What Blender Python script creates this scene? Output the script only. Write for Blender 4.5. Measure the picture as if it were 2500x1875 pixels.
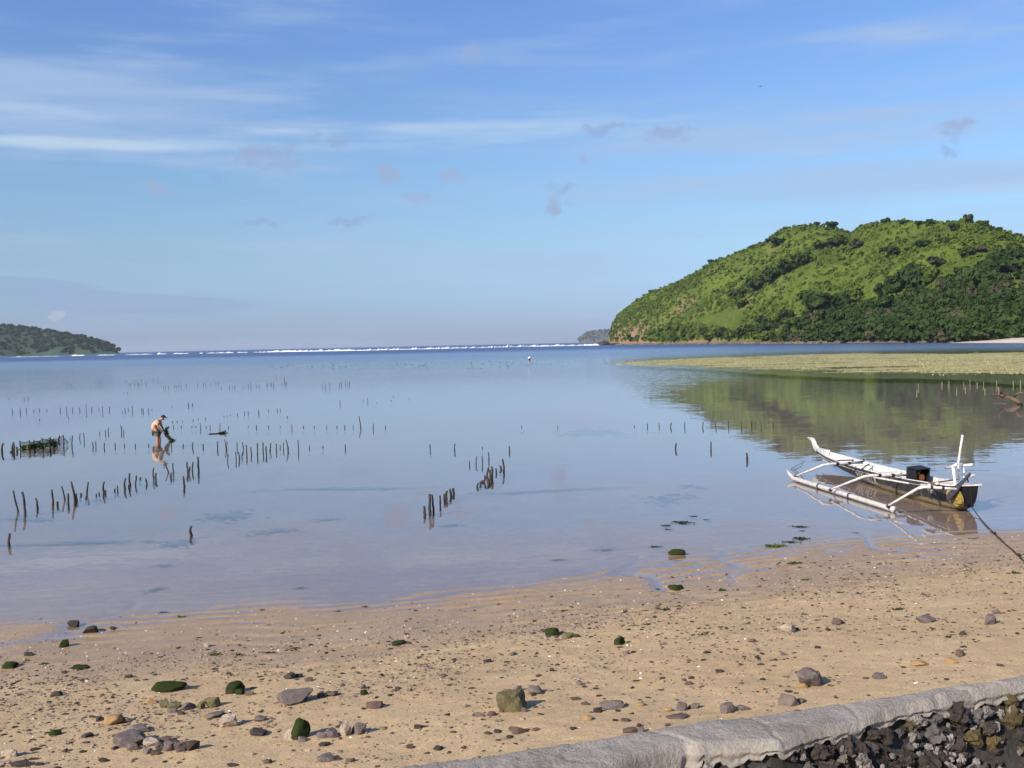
import bpy, bmesh, math, random
import numpy as np
from mathutils import Vector, Matrix, noise as mnoise

random.seed(7)
for _o in list(bpy.data.objects):
    bpy.data.objects.remove(_o)
SC = bpy.context.scene
COL = SC.collection
RAD = math.radians

# ------------------------------------------------------------------ camera
FPX = 2450.0                       # focal length in photograph pixels (2500 x 1875)
CAMZ = 3.6                         # eye height above the still water
PITCH, ROLL = RAD(2.29), RAD(1.226)
cam = bpy.data.cameras.new('camera')
cam.lens = 36.0 * FPX / 2500.0
cam.sensor_width = 36.0
cam.clip_start = 0.1
cam.clip_end = 60000.0
camo = bpy.data.objects.new('camera', cam)
COL.objects.link(camo)
CROT = Matrix.Rotation(RAD(90) - PITCH, 4, 'X') @ Matrix.Rotation(-ROLL, 4, 'Z')
camo.matrix_world = Matrix.Translation((0, 0, CAMZ)) @ CROT
SC.camera = camo
CR3 = CROT.to_3x3()

# ------------------------------------------------------------------ light
SUN_EL, SUN_AZ = RAD(30), RAD(226)     # azimuth clockwise from +Y: the sun stands behind the camera, to the left
SUN_STRENGTH = 4.4
SKY_STRENGTH = 0.065
EXPOSURE = 0.75
sun = bpy.data.lights.new('sun', 'SUN')
sun.energy = SUN_STRENGTH
sun.angle = RAD(0.55)
sun.color = (1.0, 0.90, 0.76)
suno = bpy.data.objects.new('sun', sun)
COL.objects.link(suno)
sdir = Vector((math.sin(SUN_AZ) * math.cos(SUN_EL), math.cos(SUN_AZ) * math.cos(SUN_EL), math.sin(SUN_EL)))
suno.rotation_euler = sdir.to_track_quat('Z', 'Y').to_euler()
suno.location = (-20, -20, 30)

vs = SC.view_settings
vs.view_transform = 'Standard'
vs.look = 'None'
vs.exposure = EXPOSURE
vs.gamma = 1.0
vs.use_curve_mapping = False
SC.cycles.max_bounces = 5
SC.cycles.diffuse_bounces = 2
SC.cycles.glossy_bounces = 3
SC.cycles.use_adaptive_sampling = True
SC.cycles.adaptive_threshold = 0.02
SC.cycles.transparent_max_bounces = 12
SC.cycles.volume_bounces = 0
SC.cycles.use_denoising = True
SC.cycles.caustics_reflective = False
SC.cycles.caustics_refractive = False


def ray(px, py):
    d = CR3 @ Vector(((px - 1250.0) / FPX, -(py - 937.5) / FPX, -1.0))
    return d


def P(px, py, z=0.0):
    """point of the horizontal plane at height z that lies in direction (px, py)"""
    d = ray(px, py)
    t = (z - CAMZ) / d.z
    return Vector((d.x * t, d.y * t, z))


def PY(px, py, Y):
    d = ray(px, py)
    t = Y / d.y
    return Vector((d.x * t, Y, CAMZ + d.z * t))


def azel(px, py):
    d = ray(px, py).normalized()
    return math.atan2(d.x, d.y), math.asin(d.z)


# ------------------------------------------------------------------ node helpers
def newmat(name):
    m = bpy.data.materials.new(name)
    m.use_nodes = True
    nt = m.node_tree
    nt.nodes.clear()
    out = nt.nodes.new('ShaderNodeOutputMaterial')
    return m, nt, out


def N(nt, typ, **kw):
    n = nt.nodes.new(typ)
    for k, v in kw.items():
        if k.startswith('i_'):
            key = k[2:]
            key = int(key) if key.isdigit() else key.replace('_', ' ')
            n.inputs[key].default_value = v
        else:
            setattr(n, k, v)
    return n


def L(nt, a, b):
    nt.links.new(a, b)


def math_node(nt, op, a, b=None, c=None, clamp=False):
    n = nt.nodes.new('ShaderNodeMath')
    n.operation = op
    n.use_clamp = clamp
    for i, v in enumerate((a, b, c)):
        if v is None:
            continue
        if isinstance(v, (int, float)):
            n.inputs[i].default_value = v
        else:
            nt.links.new(v, n.inputs[i])
    return n.outputs[0]


def ramp(nt, fac, stops):
    n = nt.nodes.new('ShaderNodeValToRGB')
    el = n.color_ramp.elements
    while len(el) < len(stops):
        el.new(0.5)
    for e, (p, c) in zip(el, stops):
        e.position = p
        e.color = (c[0], c[1], c[2], 1.0) if not isinstance(c, (int, float)) else (c, c, c, 1.0)
    nt.links.new(fac, n.inputs[0])
    return n.outputs[0]


def smooth(nt, v, a, b, lo=0.0, hi=1.0):
    n = nt.nodes.new('ShaderNodeMapRange')
    n.interpolation_type = 'SMOOTHSTEP'
    n.inputs['From Min'].default_value = a
    n.inputs['From Max'].default_value = b
    n.inputs['To Min'].default_value = lo
    n.inputs['To Max'].default_value = hi
    nt.links.new(v, n.inputs['Value'])
    return n.outputs['Result']


def mixc(nt, fac, a, b, blend='MIX'):
    n = nt.nodes.new('ShaderNodeMix')
    n.data_type = 'RGBA'
    n.blend_type = blend
    for sock, v in ((n.inputs[0], fac), (n.inputs[6], a), (n.inputs[7], b)):
        if isinstance(v, (int, float)):
            sock.default_value = v
        elif isinstance(v, tuple):
            sock.default_value = (v[0], v[1], v[2], 1.0)
        else:
            nt.links.new(v, sock)
    return n.outputs[2]


def tnoise(nt, vec, scale, detail=3.0, rough=0.55, w=None):
    n = nt.nodes.new('ShaderNodeTexNoise')
    n.inputs['Scale'].default_value = scale
    n.inputs['Detail'].default_value = detail
    n.inputs['Roughness'].default_value = rough
    if vec is not None:
        nt.links.new(vec, n.inputs['Vector'])
    return n.outputs['Fac'], n.outputs['Color']


def mapping(nt, vec, loc=(0, 0, 0), rot=(0, 0, 0), scale=(1, 1, 1)):
    n = nt.nodes.new('ShaderNodeMapping')
    n.inputs['Location'].default_value = loc
    n.inputs['Rotation'].default_value = rot
    n.inputs['Scale'].default_value = scale
    nt.links.new(vec, n.inputs['Vector'])
    return n.outputs[0]


# ------------------------------------------------------------------ sky
world = bpy.data.worlds.new('World')
SC.world = world
world.cycles.sampling_method = 'MANUAL'
world.cycles.sample_map_resolution = 256
world.use_nodes = True
wt = world.node_tree
wt.nodes.clear()
wout = wt.nodes.new('ShaderNodeOutputWorld')
wbg = wt.nodes.new('ShaderNodeBackground')
wbg.inputs['Strength'].default_value = SKY_STRENGTH
L(wt, wbg.outputs[0], wout.inputs[0])
sky = wt.nodes.new('ShaderNodeTexSky')
sky.sky_type = 'NISHITA'
sky.sun_disc = False
sky.sun_elevation = SUN_EL
sky.sun_rotation = SUN_AZ
sky.altitude = 0.0
sky.air_density = 1.0
sky.dust_density = 0.6
sky.ozone_density = 2.0
wtc = wt.nodes.new('ShaderNodeTexCoord')
wdir = wtc.outputs['Generated']
wsep = wt.nodes.new('ShaderNodeSeparateXYZ')
L(wt, wdir, wsep.inputs[0])
w_el = math_node(wt, 'ARCSINE', wsep.outputs[2])
w_az = math_node(wt, 'ARCTAN2', wsep.outputs[0], wsep.outputs[1])
wcomb = wt.nodes.new('ShaderNodeCombineXYZ')
L(wt, w_az, wcomb.inputs[0])
L(wt, w_el, wcomb.inputs[1])
_, wwc = tnoise(wt, wcomb.outputs[0], 26.0, 3.0, 0.65)
wsub = N(wt, 'ShaderNodeVectorMath', operation='SUBTRACT')
L(wt, wwc, wsub.inputs[0])
wsub.inputs[1].default_value = (0.5, 0.5, 0.5)
wmul = N(wt, 'ShaderNodeVectorMath', operation='MULTIPLY_ADD')
L(wt, wsub.outputs[0], wmul.inputs[0])
wmul.inputs[1].default_value = (0.075, 0.034, 0.0)
L(wt, wcomb.outputs[0], wmul.inputs[2])
wae = wmul.outputs[0]
wae_soft = wcomb.outputs[0]
# the photograph's sky, the same in every direction: bluer aloft, lavender near the sea
eln = math_node(wt, 'MULTIPLY', w_el, 1.0 / 0.5, clamp=True)
tint = ramp(wt, eln, [(0.0, (0.61, 0.78, 1.50)), (0.07, (0.61, 0.78, 1.30)), (0.19, (0.82, 0.95, 1.17)),
                      (0.36, (0.93, 1.11, 1.32)), (0.52, (0.95, 1.14, 1.45)), (0.66, (0.92, 1.14, 1.58)), (1.0, (0.88, 1.08, 1.52))])
skyc = mixc(wt, 1.0, sky.outputs[0], tint, 'MULTIPLY')
CK = 1.0 / SKY_STRENGTH / 2 ** EXPOSURE


def patch(px, py, rx, ry, opac, tilt=0.0, edge=0.1, soft=False):
    """soft round mask centred on a direction of the sky"""
    az0, el0 = azel(px, py)
    sub = N(wt, 'ShaderNodeVectorMath', operation='SUBTRACT')
    L(wt, wae_soft if soft else wae, sub.inputs[0])
    sub.inputs[1].default_value = (az0, el0, 0)
    v = sub.outputs[0]
    if tilt:
        rot = N(wt, 'ShaderNodeVectorRotate', rotation_type='Z_AXIS')
        L(wt, v, rot.inputs['Vector'])
        rot.inputs['Angle'].default_value = -tilt
        v = rot.outputs[0]
    m = N(wt, 'ShaderNodeVectorMath', operation='MULTIPLY')
    L(wt, v, m.inputs[0])
    m.inputs[1].default_value = (FPX / rx, FPX / ry, 0)
    ln = N(wt, 'ShaderNodeVectorMath', operation='LENGTH')
    L(wt, m.outputs[0], ln.inputs[0])
    return smooth(wt, ln.outputs['Value'], edge, 1.0, opac, 0.0)


def clouds(base, patches, col, nz, jag, lo, hi, opac, tilt=0.0):
    tot = None
    for p in patches:
        k = patch(*p[:5], tilt=p[5] if len(p) > 5 else tilt, soft=p[2] > 200)
        tot = k if tot is None else math_node(wt, 'MAXIMUM', tot, k)
    d = math_node(wt, 'MULTIPLY_ADD', math_node(wt, 'SUBTRACT', nz, 0.5), jag, tot)
    gate = smooth(wt, tot, 0.0, 0.15)
    f = math_node(wt, 'MULTIPLY', math_node(wt, 'MULTIPLY', smooth(wt, d, lo, hi), gate), opac, clamp=True)
    return mixc(wt, f, base, tuple(c * CK for c in col))


WHITE = (0.56, 0.70, 0.86)
PALE = (0.42, 0.56, 0.80)
PINK = (0.38, 0.43, 0.61)
GREY = (0.30, 0.40, 0.64)
cir, _ = tnoise(wt, mapping(wt, wae_soft, loc=(3.1, 1.2, 0), rot=(0, 0, -0.03), scale=(5.0, 42.0, 1)), 1.0, 5.0, 0.55)
puf, _ = tnoise(wt, mapping(wt, wae, scale=(42.0, 60.0, 1)), 1.0, 4.0, 0.6)
# thin cirrus over the whole dome
skyc = mixc(wt, math_node(wt, 'MULTIPLY', smooth(wt, cir, 0.42, 0.85), 0.5), skyc, tuple(c * CK for c in PALE))
skyc = clouds(skyc, [(150, 250, 900, 200, 0.9), (1900, 330, 1100, 110, 0.8), (2050, 450, 1000, 80, 0.9), (2350, 50, 500, 110, 0.55),
                     (700, 400, 700, 60, 0.5), (900, 600, 900, 60, 0.5), (1300, 640, 900, 60, 0.5)], PALE, cir, 1.6, 0.2, 1.0, 0.65)
skyc = clouds(skyc, [(1200, 318, 680, 52, 1.0, 0.015), (250, 350, 1000, 30, 1.15, 0.025), (30, 262, 420, 50, 0.6), (700, 330, 500, 40, .7, 0.03), (2300, 470, 400, 24, 0.55),
                     (1900, 375, 500, 24, 0.5)], WHITE, cir, 1.9, 0.25, 1.35, 0.72)
skyc = clouds(skyc, [(505, 440, 60, 26, .7), (750, 325, 70, 36, .8), (660, 390, 150, 60, .7), (830, 350, 70, 32, .8), (1372, 452, 80, 32, .8), (1640, 328, 150, 40, .8),
                     (1480, 310, 80, 30, .8), (2290, 368, 80, 24, .8), (620, 545, 90, 20, .8), (880, 535, 110, 20, .8), (1350, 512, 70, 40, .8),
                     (2330, 325, 80, 36, .8)], GREY, puf, 1.9, 0.30, 0.95, 0.55)
skyc = clouds(skyc, [(393, 462, 62, 42, 1.), (640, 385, 90, 42, .7), (945, 422, 66, 50, .95), (1100, 422, 48, 36, .95), (1020, 482, 66, 28, .8),
                     (1360, 495, 70, 46, 1.), (1425, 385, 52, 30, .7), (2340, 312, 60, 26, .7), (1150, 138, 85, 60, .75), (1430, 780, 70, 18, .6),
                     (1050, 690, 60, 16, .3)], PINK, puf, 1.6, 0.30, 1.0, 0.52)
skyc = clouds(skyc, [(40, 690, 260, 20, 1., -.06), (90, 715, 310, 20, 1., -.03), (330, 742, 420, 36, 1., -.02)], GREY, cir, 0.8, 0.15, 0.6, 0.5)
skyc = clouds(skyc, [(145, 760, 46, 22, 1.)], (0.55, 0.54, 0.64), puf, 1.0, 0.3, 0.8, 0.6)
L(wt, skyc, wbg.inputs['Color'])

# ------------------------------------------------------------------ object helpers


def link(o, parent=None):
    COL.objects.link(o)
    if parent is not None:
        o.parent = parent
    return o


def mesh_np(name, verts, faces, mat=None, smooth_=False, parent=None):
    verts = np.asarray(verts, dtype=np.float32)
    faces = np.asarray(faces, dtype=np.int32)
    me = bpy.data.meshes.new(name)
    nv, nf, k = len(verts), len(faces), faces.shape[1]
    me.vertices.add(nv)
    me.vertices.foreach_set('co', verts.ravel())
    me.loops.add(nf * k)
    me.loops.foreach_set('vertex_index', faces.ravel())
    me.polygons.add(nf)
    me.polygons.foreach_set('loop_start', np.arange(0, nf * k, k, dtype=np.int32))
    me.polygons.foreach_set('use_smooth', np.full(nf, smooth_, dtype=bool))
    me.update(calc_edges=True)
    me.validate()
    if mat:
        me.materials.append(mat)
    return link(bpy.data.objects.new(name, me), parent)


def mesh_data(name, verts, faces, mat=None, smooth_=False):
    me = bpy.data.meshes.new(name)
    me.from_pydata([tuple(v) for v in verts], [], faces)
    me.polygons.foreach_set('use_smooth', [smooth_] * len(me.polygons))
    if mat:
        me.materials.append(mat)
    me.update()
    return me


def obj(name, me, parent=None, loc=None, rot=None, scale=None):
    o = bpy.data.objects.new(name, me)
    if loc is not None:
        o.location = loc
    if rot is not None:
        o.rotation_euler = rot
    if scale is not None:
        o.scale = scale
    return link(o, parent)


def empty(name, loc=(0, 0, 0), rot=(0, 0, 0)):
    o = bpy.data.objects.new(name, None)
    o.empty_display_size = 0.2
    o.location = loc
    o.rotation_euler = rot
    return link(o)


def tag(o, label=None, cat=None, group=None, kind=None):
    if label:
        o['label'] = label
    if cat:
        o['category'] = cat
    if group:
        o['group'] = group
    if kind:
        o['kind'] = kind
    return o


class MB:
    """collects simple shapes into one mesh"""

    def __init__(self):
        self.v, self.f = [], []

    def add(self, vs, fs):
        o = len(self.v)
        self.v += [tuple(x) for x in vs]
        self.f += [tuple(i + o for i in f) for f in fs]
        return self

    def tube(self, pts, rad, n=8, cap=True):
        pts = [Vector(p) for p in pts]
        if isinstance(rad, (int, float)):
            rad = [rad] * len(pts)
        vs, fs = [], []
        up = Vector((0, 0, 1))
        for i, p in enumerate(pts):
            a = pts[max(i - 1, 0)]
            b = pts[min(i + 1, len(pts) - 1)]
            t = (b - a).normalized()
            ref = up if abs(t.z) < 0.95 else Vector((1, 0, 0))
            s = t.cross(ref).normalized()
            q = s.cross(t).normalized()
            for j in range(n):
                an = 2 * math.pi * j / n
                vs.append(p + (s * math.cos(an) + q * math.sin(an)) * rad[i])
        for i in range(len(pts) - 1):
            for j in range(n):
                fs.append((i * n + j, i * n + (j + 1) % n, (i + 1) * n + (j + 1) % n, (i + 1) * n + j))
        if cap:
            fs.append(tuple(range(n))[::-1])
            fs.append(tuple(range((len(pts) - 1) * n, len(pts) * n)))
        return self.add(vs, fs)

    def box(self, c, size, rot=None):
        c = Vector(c)
        hx, hy, hz = size[0] / 2, size[1] / 2, size[2] / 2
        vs = []
        for x in (-hx, hx):
            for y in (-hy, hy):
                for z in (-hz, hz):
                    p = Vector((x, y, z))
                    if rot is not None:
                        p = rot @ p
                    vs.append(c + p)
        return self.add(vs, [(0, 1, 3, 2), (4, 6, 7, 5), (0, 4, 5, 1), (2, 3, 7, 6), (0, 2, 6, 4), (1, 5, 7, 3)])

    def data(self, name, mat=None, smooth_=False):
        return mesh_data(name, self.v, self.f, mat, smooth_)

    def build(self, name, mat=None, parent=None, smooth_=False):
        return obj(name, self.data(name, mat, smooth_), parent)


# ------------------------------------------------------------------ numpy noise
_rs = np.random.RandomState(11)
_PERM = np.concatenate([_rs.permutation(512)] * 3)
_GA = _rs.uniform(0, 2 * math.pi, 512)
_GX, _GY = np.cos(_GA), np.sin(_GA)


def pn(x, y, seed=0):
    x = np.asarray(x, dtype=np.float64) + seed * 17.31
    y = np.asarray(y, dtype=np.float64) + seed * 9.77
    xi = np.floor(x).astype(np.int64)
    yi = np.floor(y).astype(np.int64)
    xf, yf = x - xi, y - yi
    u = xf * xf * xf * (xf * (xf * 6 - 15) + 10)
    v = yf * yf * yf * (yf * (yf * 6 - 15) + 10)

    def g(ix, iy, dx, dy):
        h = _PERM[(_PERM[ix & 511] + iy) & 511]
        return _GX[h] * dx + _GY[h] * dy
    a = g(xi, yi, xf, yf)
    b = g(xi + 1, yi, xf - 1, yf)
    c = g(xi, yi + 1, xf, yf - 1)
    d = g(xi + 1, yi + 1, xf - 1, yf - 1)
    return (a + u * (b - a)) * (1 - v) + (c + u * (d - c)) * v * 1.0


def fbm(x, y, octv=4, seed=0, gain=0.5):
    s, a, f = 0.0, 1.0, 1.0
    for i in range(octv):
        s = s + a * pn(np.asarray(x) * f, np.asarray(y) * f, seed + i * 3)
        a *= gain
        f *= 2.0
    return s


# ------------------------------------------------------------------ terrain of the beach and the sea bed
_sh = [P(a, b) for a, b in [(-500, 1560), (0, 1530), (200, 1512), (420, 1502), (800, 1478), (1000, 1458), (1250, 1428),
                            (1500, 1398), (1700, 1368), (1900, 1345), (2100, 1322), (2300, 1306), (2500, 1298), (2900, 1285)]]
_shx = np.array([p.x for p in _sh])
_shy = np.array([p.y for p in _sh])
_slL = 0.22
_slR = 0.12


def shore_y(x):
    x = np.asarray(x, dtype=np.float64)
    y = np.interp(x, _shx, _shy)
    y = np.where(x < _shx[0], _shy[0] + (x - _shx[0]) * _slL, y)
    y = np.where(x > _shx[-1], _shy[-1] + (x - _shx[-1]) * _slR, y)
    return y


WALL_Z = 1.92
_wa, _wb = P(1303, 1818, WALL_Z), P(2500, 1648, WALL_Z)
WDIR = (_wb - _wa)
WDIR.z = 0
WDIR.normalize()
WN = Vector((WDIR.y, -WDIR.x, 0))       # towards the camera side


def wall_y(x):
    return _wa.y + (np.asarray(x) - _wa.x) * (WDIR.y / WDIR.x)


def ground_z(x, y, fine=True):
    x = np.asarray(x, dtype=np.float64)
    y = np.asarray(y, dtype=np.float64)
    s = (shore_y(x) - y) * 0.958
    s = s + 0.35 * pn(x * 0.35, y * 0.35, 21)
    z = np.interp(s, [-3000, -900, -200, -60, -20, -6, -2, 0, 1.3, 2.6, 6, 9, 12, 40, 4000],
                  [-7, -4, -0.75, -0.46, -0.27, -0.085, -0.024, 0.0, 0.017, 0.060, 0.41, 0.74, 1.0, 2.2, 30])
    if fine:
        w = s * 1.0 + 0.30 * pn(x * 0.45, y * 1.1, 5) + 0.13 * pn(x * 1.6, y * 2.2, 6)
        ph = w / 0.34
        fr = ph - np.floor(ph)
        tri = np.where(fr < 0.7, fr / 0.7, (1 - fr) / 0.3)
        tri = tri * tri * (3 - 2 * tri)
        amp = np.interp(s, [-14, -6, -1.5, 0.2, 1.4, 2.6, 4], [0.003, 0.013, 0.019, 0.025, 0.026, 0.018, 0.0])
        amp = amp * np.clip(0.72 + 1.0 * pn(x * 0.4, y * 0.4, 8), 0.2, 1.25) * np.interp(x, [-6, -1, 3], [0.5, 0.75, 1.0]) * np.clip(0.9 + 1.3 * pn(x * 1.0, y * 2.2, 15), 0.15, 1.5)
        z = z + amp * (tri - 0.55)
        land = np.interp(s, [0.3, 3.0], [0.15, 1.0])
        z = z + land * (0.030 * fbm(x * 0.55, y * 0.55, 3, 30) + 0.010 * fbm(x * 3.1, y * 3.1, 3, 40))
        z = z + 0.0045 * pn(x * 9, y * 9, 60) * land
        # drainage runnels that cut the ridges
        rn = np.abs(pn(x * 0.33 + 0.3 * pn(y, x, 3), y * 0.10, 77))
        z = z - np.interp(s, [-1.5, -0.2, 1.6, 2.4], [0, 1, 1, 0]) * 0.022 * np.exp(-(rn / 0.035) ** 2)
    # terrace behind the sea wall (where the photographer stands)
    wy = wall_y(x)
    t = np.clip((wy - 0.12 - y) / 0.12, 0, 1)
    z = z * (1 - t) + (1.18 + 0.02 * pn(x * 2, y * 2, 9)) * t
    return z


def gz(x, y):
    return float(ground_z(np.array([x]), np.array([y]))[0])


def G(px, py):
    """point of the ground (beach or bed) in direction (px, py)"""
    z = 0.2
    for _ in range(12):
        p = P(px, py, z)
        z = 0.5 * z + 0.5 * gz(p.x, p.y)
    p = P(px, py, z)
    return Vector((p.x, p.y, gz(p.x, p.y)))


def grow(a, first, ratio, end):
    out, step = [], first
    while abs(a) < abs(end):
        a += step * (1 if end > 0 else -1)
        out.append(a)
        step *= ratio
    return out


xs = np.arange(-11.0, 13.0, 0.042)
xs = np.concatenate([np.array(grow(-11.0, 0.08, 1.22, -26000))[::-1], xs, np.array(grow(xs[-1], 0.08, 1.22, 26000))])
ys = [4.2]
while ys[-1] < 21:
    ys.append(ys[-1] + max(0.016, ys[-1] ** 2 / (1004 * 3.6) * 0.55))
ys = np.concatenate([np.array(grow(4.2, 0.05, 1.3, -3000))[::-1] if False else np.array([-3000, -900, -300, -100, -40, -15, -5, 0, 2, 3, 3.6, 4.0]),
                     np.array(ys), np.array(grow(ys[-1], 0.09, 1.12, 26000))])
GX_, GY_ = np.meshgrid(xs, ys)
GZ_ = ground_z(GX_, GY_)
nr, nc = GX_.shape
gv = np.stack([GX_.ravel(), GY_.ravel(), GZ_.ravel()], 1)
ii = np.arange(nr * nc).reshape(nr, nc)
gf = np.stack([ii[:-1, :-1].ravel(), ii[:-1, 1:].ravel(), ii[1:, 1:].ravel(), ii[1:, :-1].ravel()], 1)

# sand material
m_sand, nt, out = newmat('sand')
geo = N(nt, 'ShaderNodeNewGeometry')
pos = geo.outputs['Position']
sep = N(nt, 'ShaderNodeSeparateXYZ')
L(nt, pos, sep.inputs[0])
n1, _ = tnoise(nt, pos, 0.8, 4, 0.6)
n2, _ = tnoise(nt, pos, 45.0, 2, 0.65)
n3, _ = tnoise(nt, pos, 6.0, 3, 0.6)
base = ramp(nt, n1, [(0.3, (0.40, 0.285, 0.158)), (0.7, (0.46, 0.338, 0.195))])
base = mixc(nt, 0.8, base, ramp(nt, n3, [(0.3, (0.86, 0.86, 0.88)), (0.7, (1.1, 1.08, 1.05))]), 'MULTIPLY')
base = mixc(nt, 0.75, base, ramp(nt, n2, [(0.28, (0.62, 0.60, 0.60)), (0.5, (1, 1, 1)), (0.72, (1.25, 1.22, 1.2))]), 'MULTIPLY')
vor = N(nt, 'ShaderNodeTexVoronoi', i_Scale=26.0)
L(nt, pos, vor.inputs['Vector'])
grit = smooth(nt, vor.outputs['Distance'], 0.10, 0.22, 1.0, 0.0)
vsel = N(nt, 'ShaderNodeSeparateColor')
L(nt, vor.outputs['Color'], vsel.inputs[0])
gmask = n1
gsel = math_node(nt, 'MULTIPLY', grit, math_node(nt, 'GREATER_THAN', vsel.outputs[0], 0.45))
gcol = ramp(nt, vsel.outputs[1], [(0.0, (0.12, 0.085, 0.06)), (0.55, (0.24, 0.17, 0.12)), (0.8, (0.36, 0.29, 0.23)), (0.93, (0.68, 0.63, 0.55))])
gband = math_node(nt, 'MULTIPLY', gsel, smooth(nt, gmask, 0.40, 0.62))
base = mixc(nt, math_node(nt, 'MULTIPLY', gband, 0.8), base, gcol)
# wet sand near and under the water line
zz = math_node(nt, 'ADD', sep.outputs[2], math_node(nt, 'MULTIPLY', math_node(nt, 'SUBTRACT', n1, 0.5), 0.07))
wet = smooth(nt, zz, 0.015, 0.13, 1.0, 0.0)
wetcol = mixc(nt, 1.0, base, (0.74, 0.725, 0.77), 'MULTIPLY')
base = mixc(nt, wet, base, wetcol)
# sea grass on the deeper bed
deep = smooth(nt, sep.outputs[2], -0.30, -0.75, 0.0, 1.0)
sg, _ = tnoise(nt, mapping(nt, pos, scale=(0.05, 0.05, 0.05)), 1.0, 5, 0.6)
base = mixc(nt, math_node(nt, 'MULTIPLY', deep, smooth(nt, sg, 0.4, 0.6, 0.45, 1.0)), base, (0.11, 0.105, 0.085))
bs = N(nt, 'ShaderNodeBsdfPrincipled')
L(nt, base, bs.inputs['Base Color'])
L(nt, smooth(nt, wet, 0.0, 1.0, 0.92, 0.42), bs.inputs['Roughness'])
bs.inputs['Specular IOR Level'].default_value = 0.3
bmp = N(nt, 'ShaderNodeBump', i_Strength=0.55, i_Distance=0.012)
hh = math_node(nt, 'ADD', math_node(nt, 'MULTIPLY', n2, 0.9), math_node(nt, 'MULTIPLY', grit, 0.3))
L(nt, hh, bmp.inputs['Height'])
L(nt, bmp.outputs[0], bs.inputs['Normal'])
L(nt, bs.outputs[0], out.inputs[0])

o = mesh_np('beach', gv, gf, m_sand, True)
tag(o, 'pale sand beach running down into the shallow sea bed', None, None, 'structure')

# ------------------------------------------------------------------ water
m_water, nt, out = newmat('sea_water')
geo = N(nt, 'ShaderNodeNewGeometry')
pos = geo.outputs['Position']
sep = N(nt, 'ShaderNodeSeparateXYZ')
L(nt, pos, sep.inputs[0])
# gentle ripples: horizontal slope noise of several wave lengths
_, ca = tnoise(nt, mapping(nt, pos, rot=(0, 0, 0.10), scale=(0.9, 3.6, 1)), 1.0, 2.0, 0.5)
_, cb = tnoise(nt, mapping(nt, pos, rot=(0, 0, -0.06), scale=(0.22, 0.95, 1)), 1.0, 2.0, 0.5)
_, cc = tnoise(nt, mapping(nt, pos, scale=(4.0, 9.0, 1)), 1.0, 1.0, 0.5)


def cen(c, k):
    s = N(nt, 'ShaderNodeVectorMath', operation='SUBTRACT')
    L(nt, c, s.inputs[0])
    s.inputs[1].default_value = (0.5, 0.5, 0.5)
    m = N(nt, 'ShaderNodeVectorMath', operation='MULTIPLY')
    L(nt, s.outputs[0], m.inputs[0])
    if isinstance(k, tuple):
        m.inputs[1].default_value = k
    else:
        cx = N(nt, 'ShaderNodeCombineXYZ')
        L(nt, k, cx.inputs[0])
        L(nt, k, cx.inputs[1])
        L(nt, cx.outputs[0], m.inputs[1])
    return m.outputs[0]


def vadd(a, b):
    n = N(nt, 'ShaderNodeVectorMath', operation='ADD')
    L(nt, a, n.inputs[0])
    if isinstance(b, tuple):
        n.inputs[1].default_value = b
    else:
        L(nt, b, n.inputs[1])
    return n.outputs[0]


dist = sep.outputs[1]
# breezes: patches where the ripples stand higher
br, _ = tnoise(nt, mapping(nt, pos, loc=(2.0, 5.0, 0), scale=(0.022, 0.05, 1)), 1.0, 3.0, 0.5)
breeze = smooth(nt, br, 0.42, 0.66, 0.25, 1.0)
# the open bay beyond the flat, and the sea beyond the reef, are ruffled by wind
openw = smooth(nt, dist, 175.0, 235.0, 0.0, 1.0)
leftw = math_node(nt, 'MULTIPLY', smooth(nt, dist, 60.0, 120.0, 0.0, 0.9), smooth(nt, sep.outputs[0], 60.0, -10.0, 0.0, 1.0))
openw = math_node(nt, 'MAXIMUM', openw, leftw)
sea = smooth(nt, dist, 380.0, 620.0, 0.0, 1.0)
amp_a = math_node(nt, 'ADD', math_node(nt, 'MULTIPLY', breeze, 0.036), math_node(nt, 'MULTIPLY', openw, 0.50))
amp_b = math_node(nt, 'ADD', math_node(nt, 'MULTIPLY', breeze, 0.018), math_node(nt, 'MULTIPLY', sea, 0.25))
amp_a = math_node(nt, 'MULTIPLY', breeze, 0.036)
amp_b = math_node(nt, 'MULTIPLY', breeze, 0.018)
sl = vadd(cen(ca, amp_a), cen(cb, amp_b))
# wind chop running in: its faces lean towards the beach
ab = N(nt, 'ShaderNodeVectorMath', operation='ABSOLUTE')
L(nt, cen(ca, math_node(nt, 'MULTIPLY_ADD', openw, 0.50, math_node(nt, 'MULTIPLY', sea, 0.45))), ab.inputs[0])
ng = N(nt, 'ShaderNodeVectorMath', operation='MULTIPLY')
L(nt, ab.outputs[0], ng.inputs[0])
ng.inputs[1].default_value = (0.0, -1.0, 0.0)
sl = vadd(sl, ng.outputs[0])
sl = vadd(sl, cen(cc, math_node(nt, 'MULTIPLY', openw, 0.25)))
sl = vadd(sl, cen(cc, (0.014, 0.014, 0.0)))
slm = N(nt, 'ShaderNodeVectorMath', operation='MULTIPLY')
L(nt, sl, slm.inputs[0])
slm.inputs[1].default_value = (0.45, 1.0, 0.0)
nrm = N(nt, 'ShaderNodeVectorMath', operation='NORMALIZE')
L(nt, vadd(slm.outputs[0], (0, 0, 1)), nrm.inputs[0])
normal = nrm.outputs[0]
dt = N(nt, 'ShaderNodeVectorMath', operation='DOT_PRODUCT')
L(nt, geo.outputs['Incoming'], dt.inputs[0])
L(nt, normal, dt.inputs[1])
om = math_node(nt, 'SUBTRACT', 1.0, math_node(nt, 'ABSOLUTE', dt.outputs['Value']), clamp=True)
fres = math_node(nt, 'MULTIPLY_ADD', math_node(nt, 'POWER', om, 5.0), 0.98, 0.02)
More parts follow.
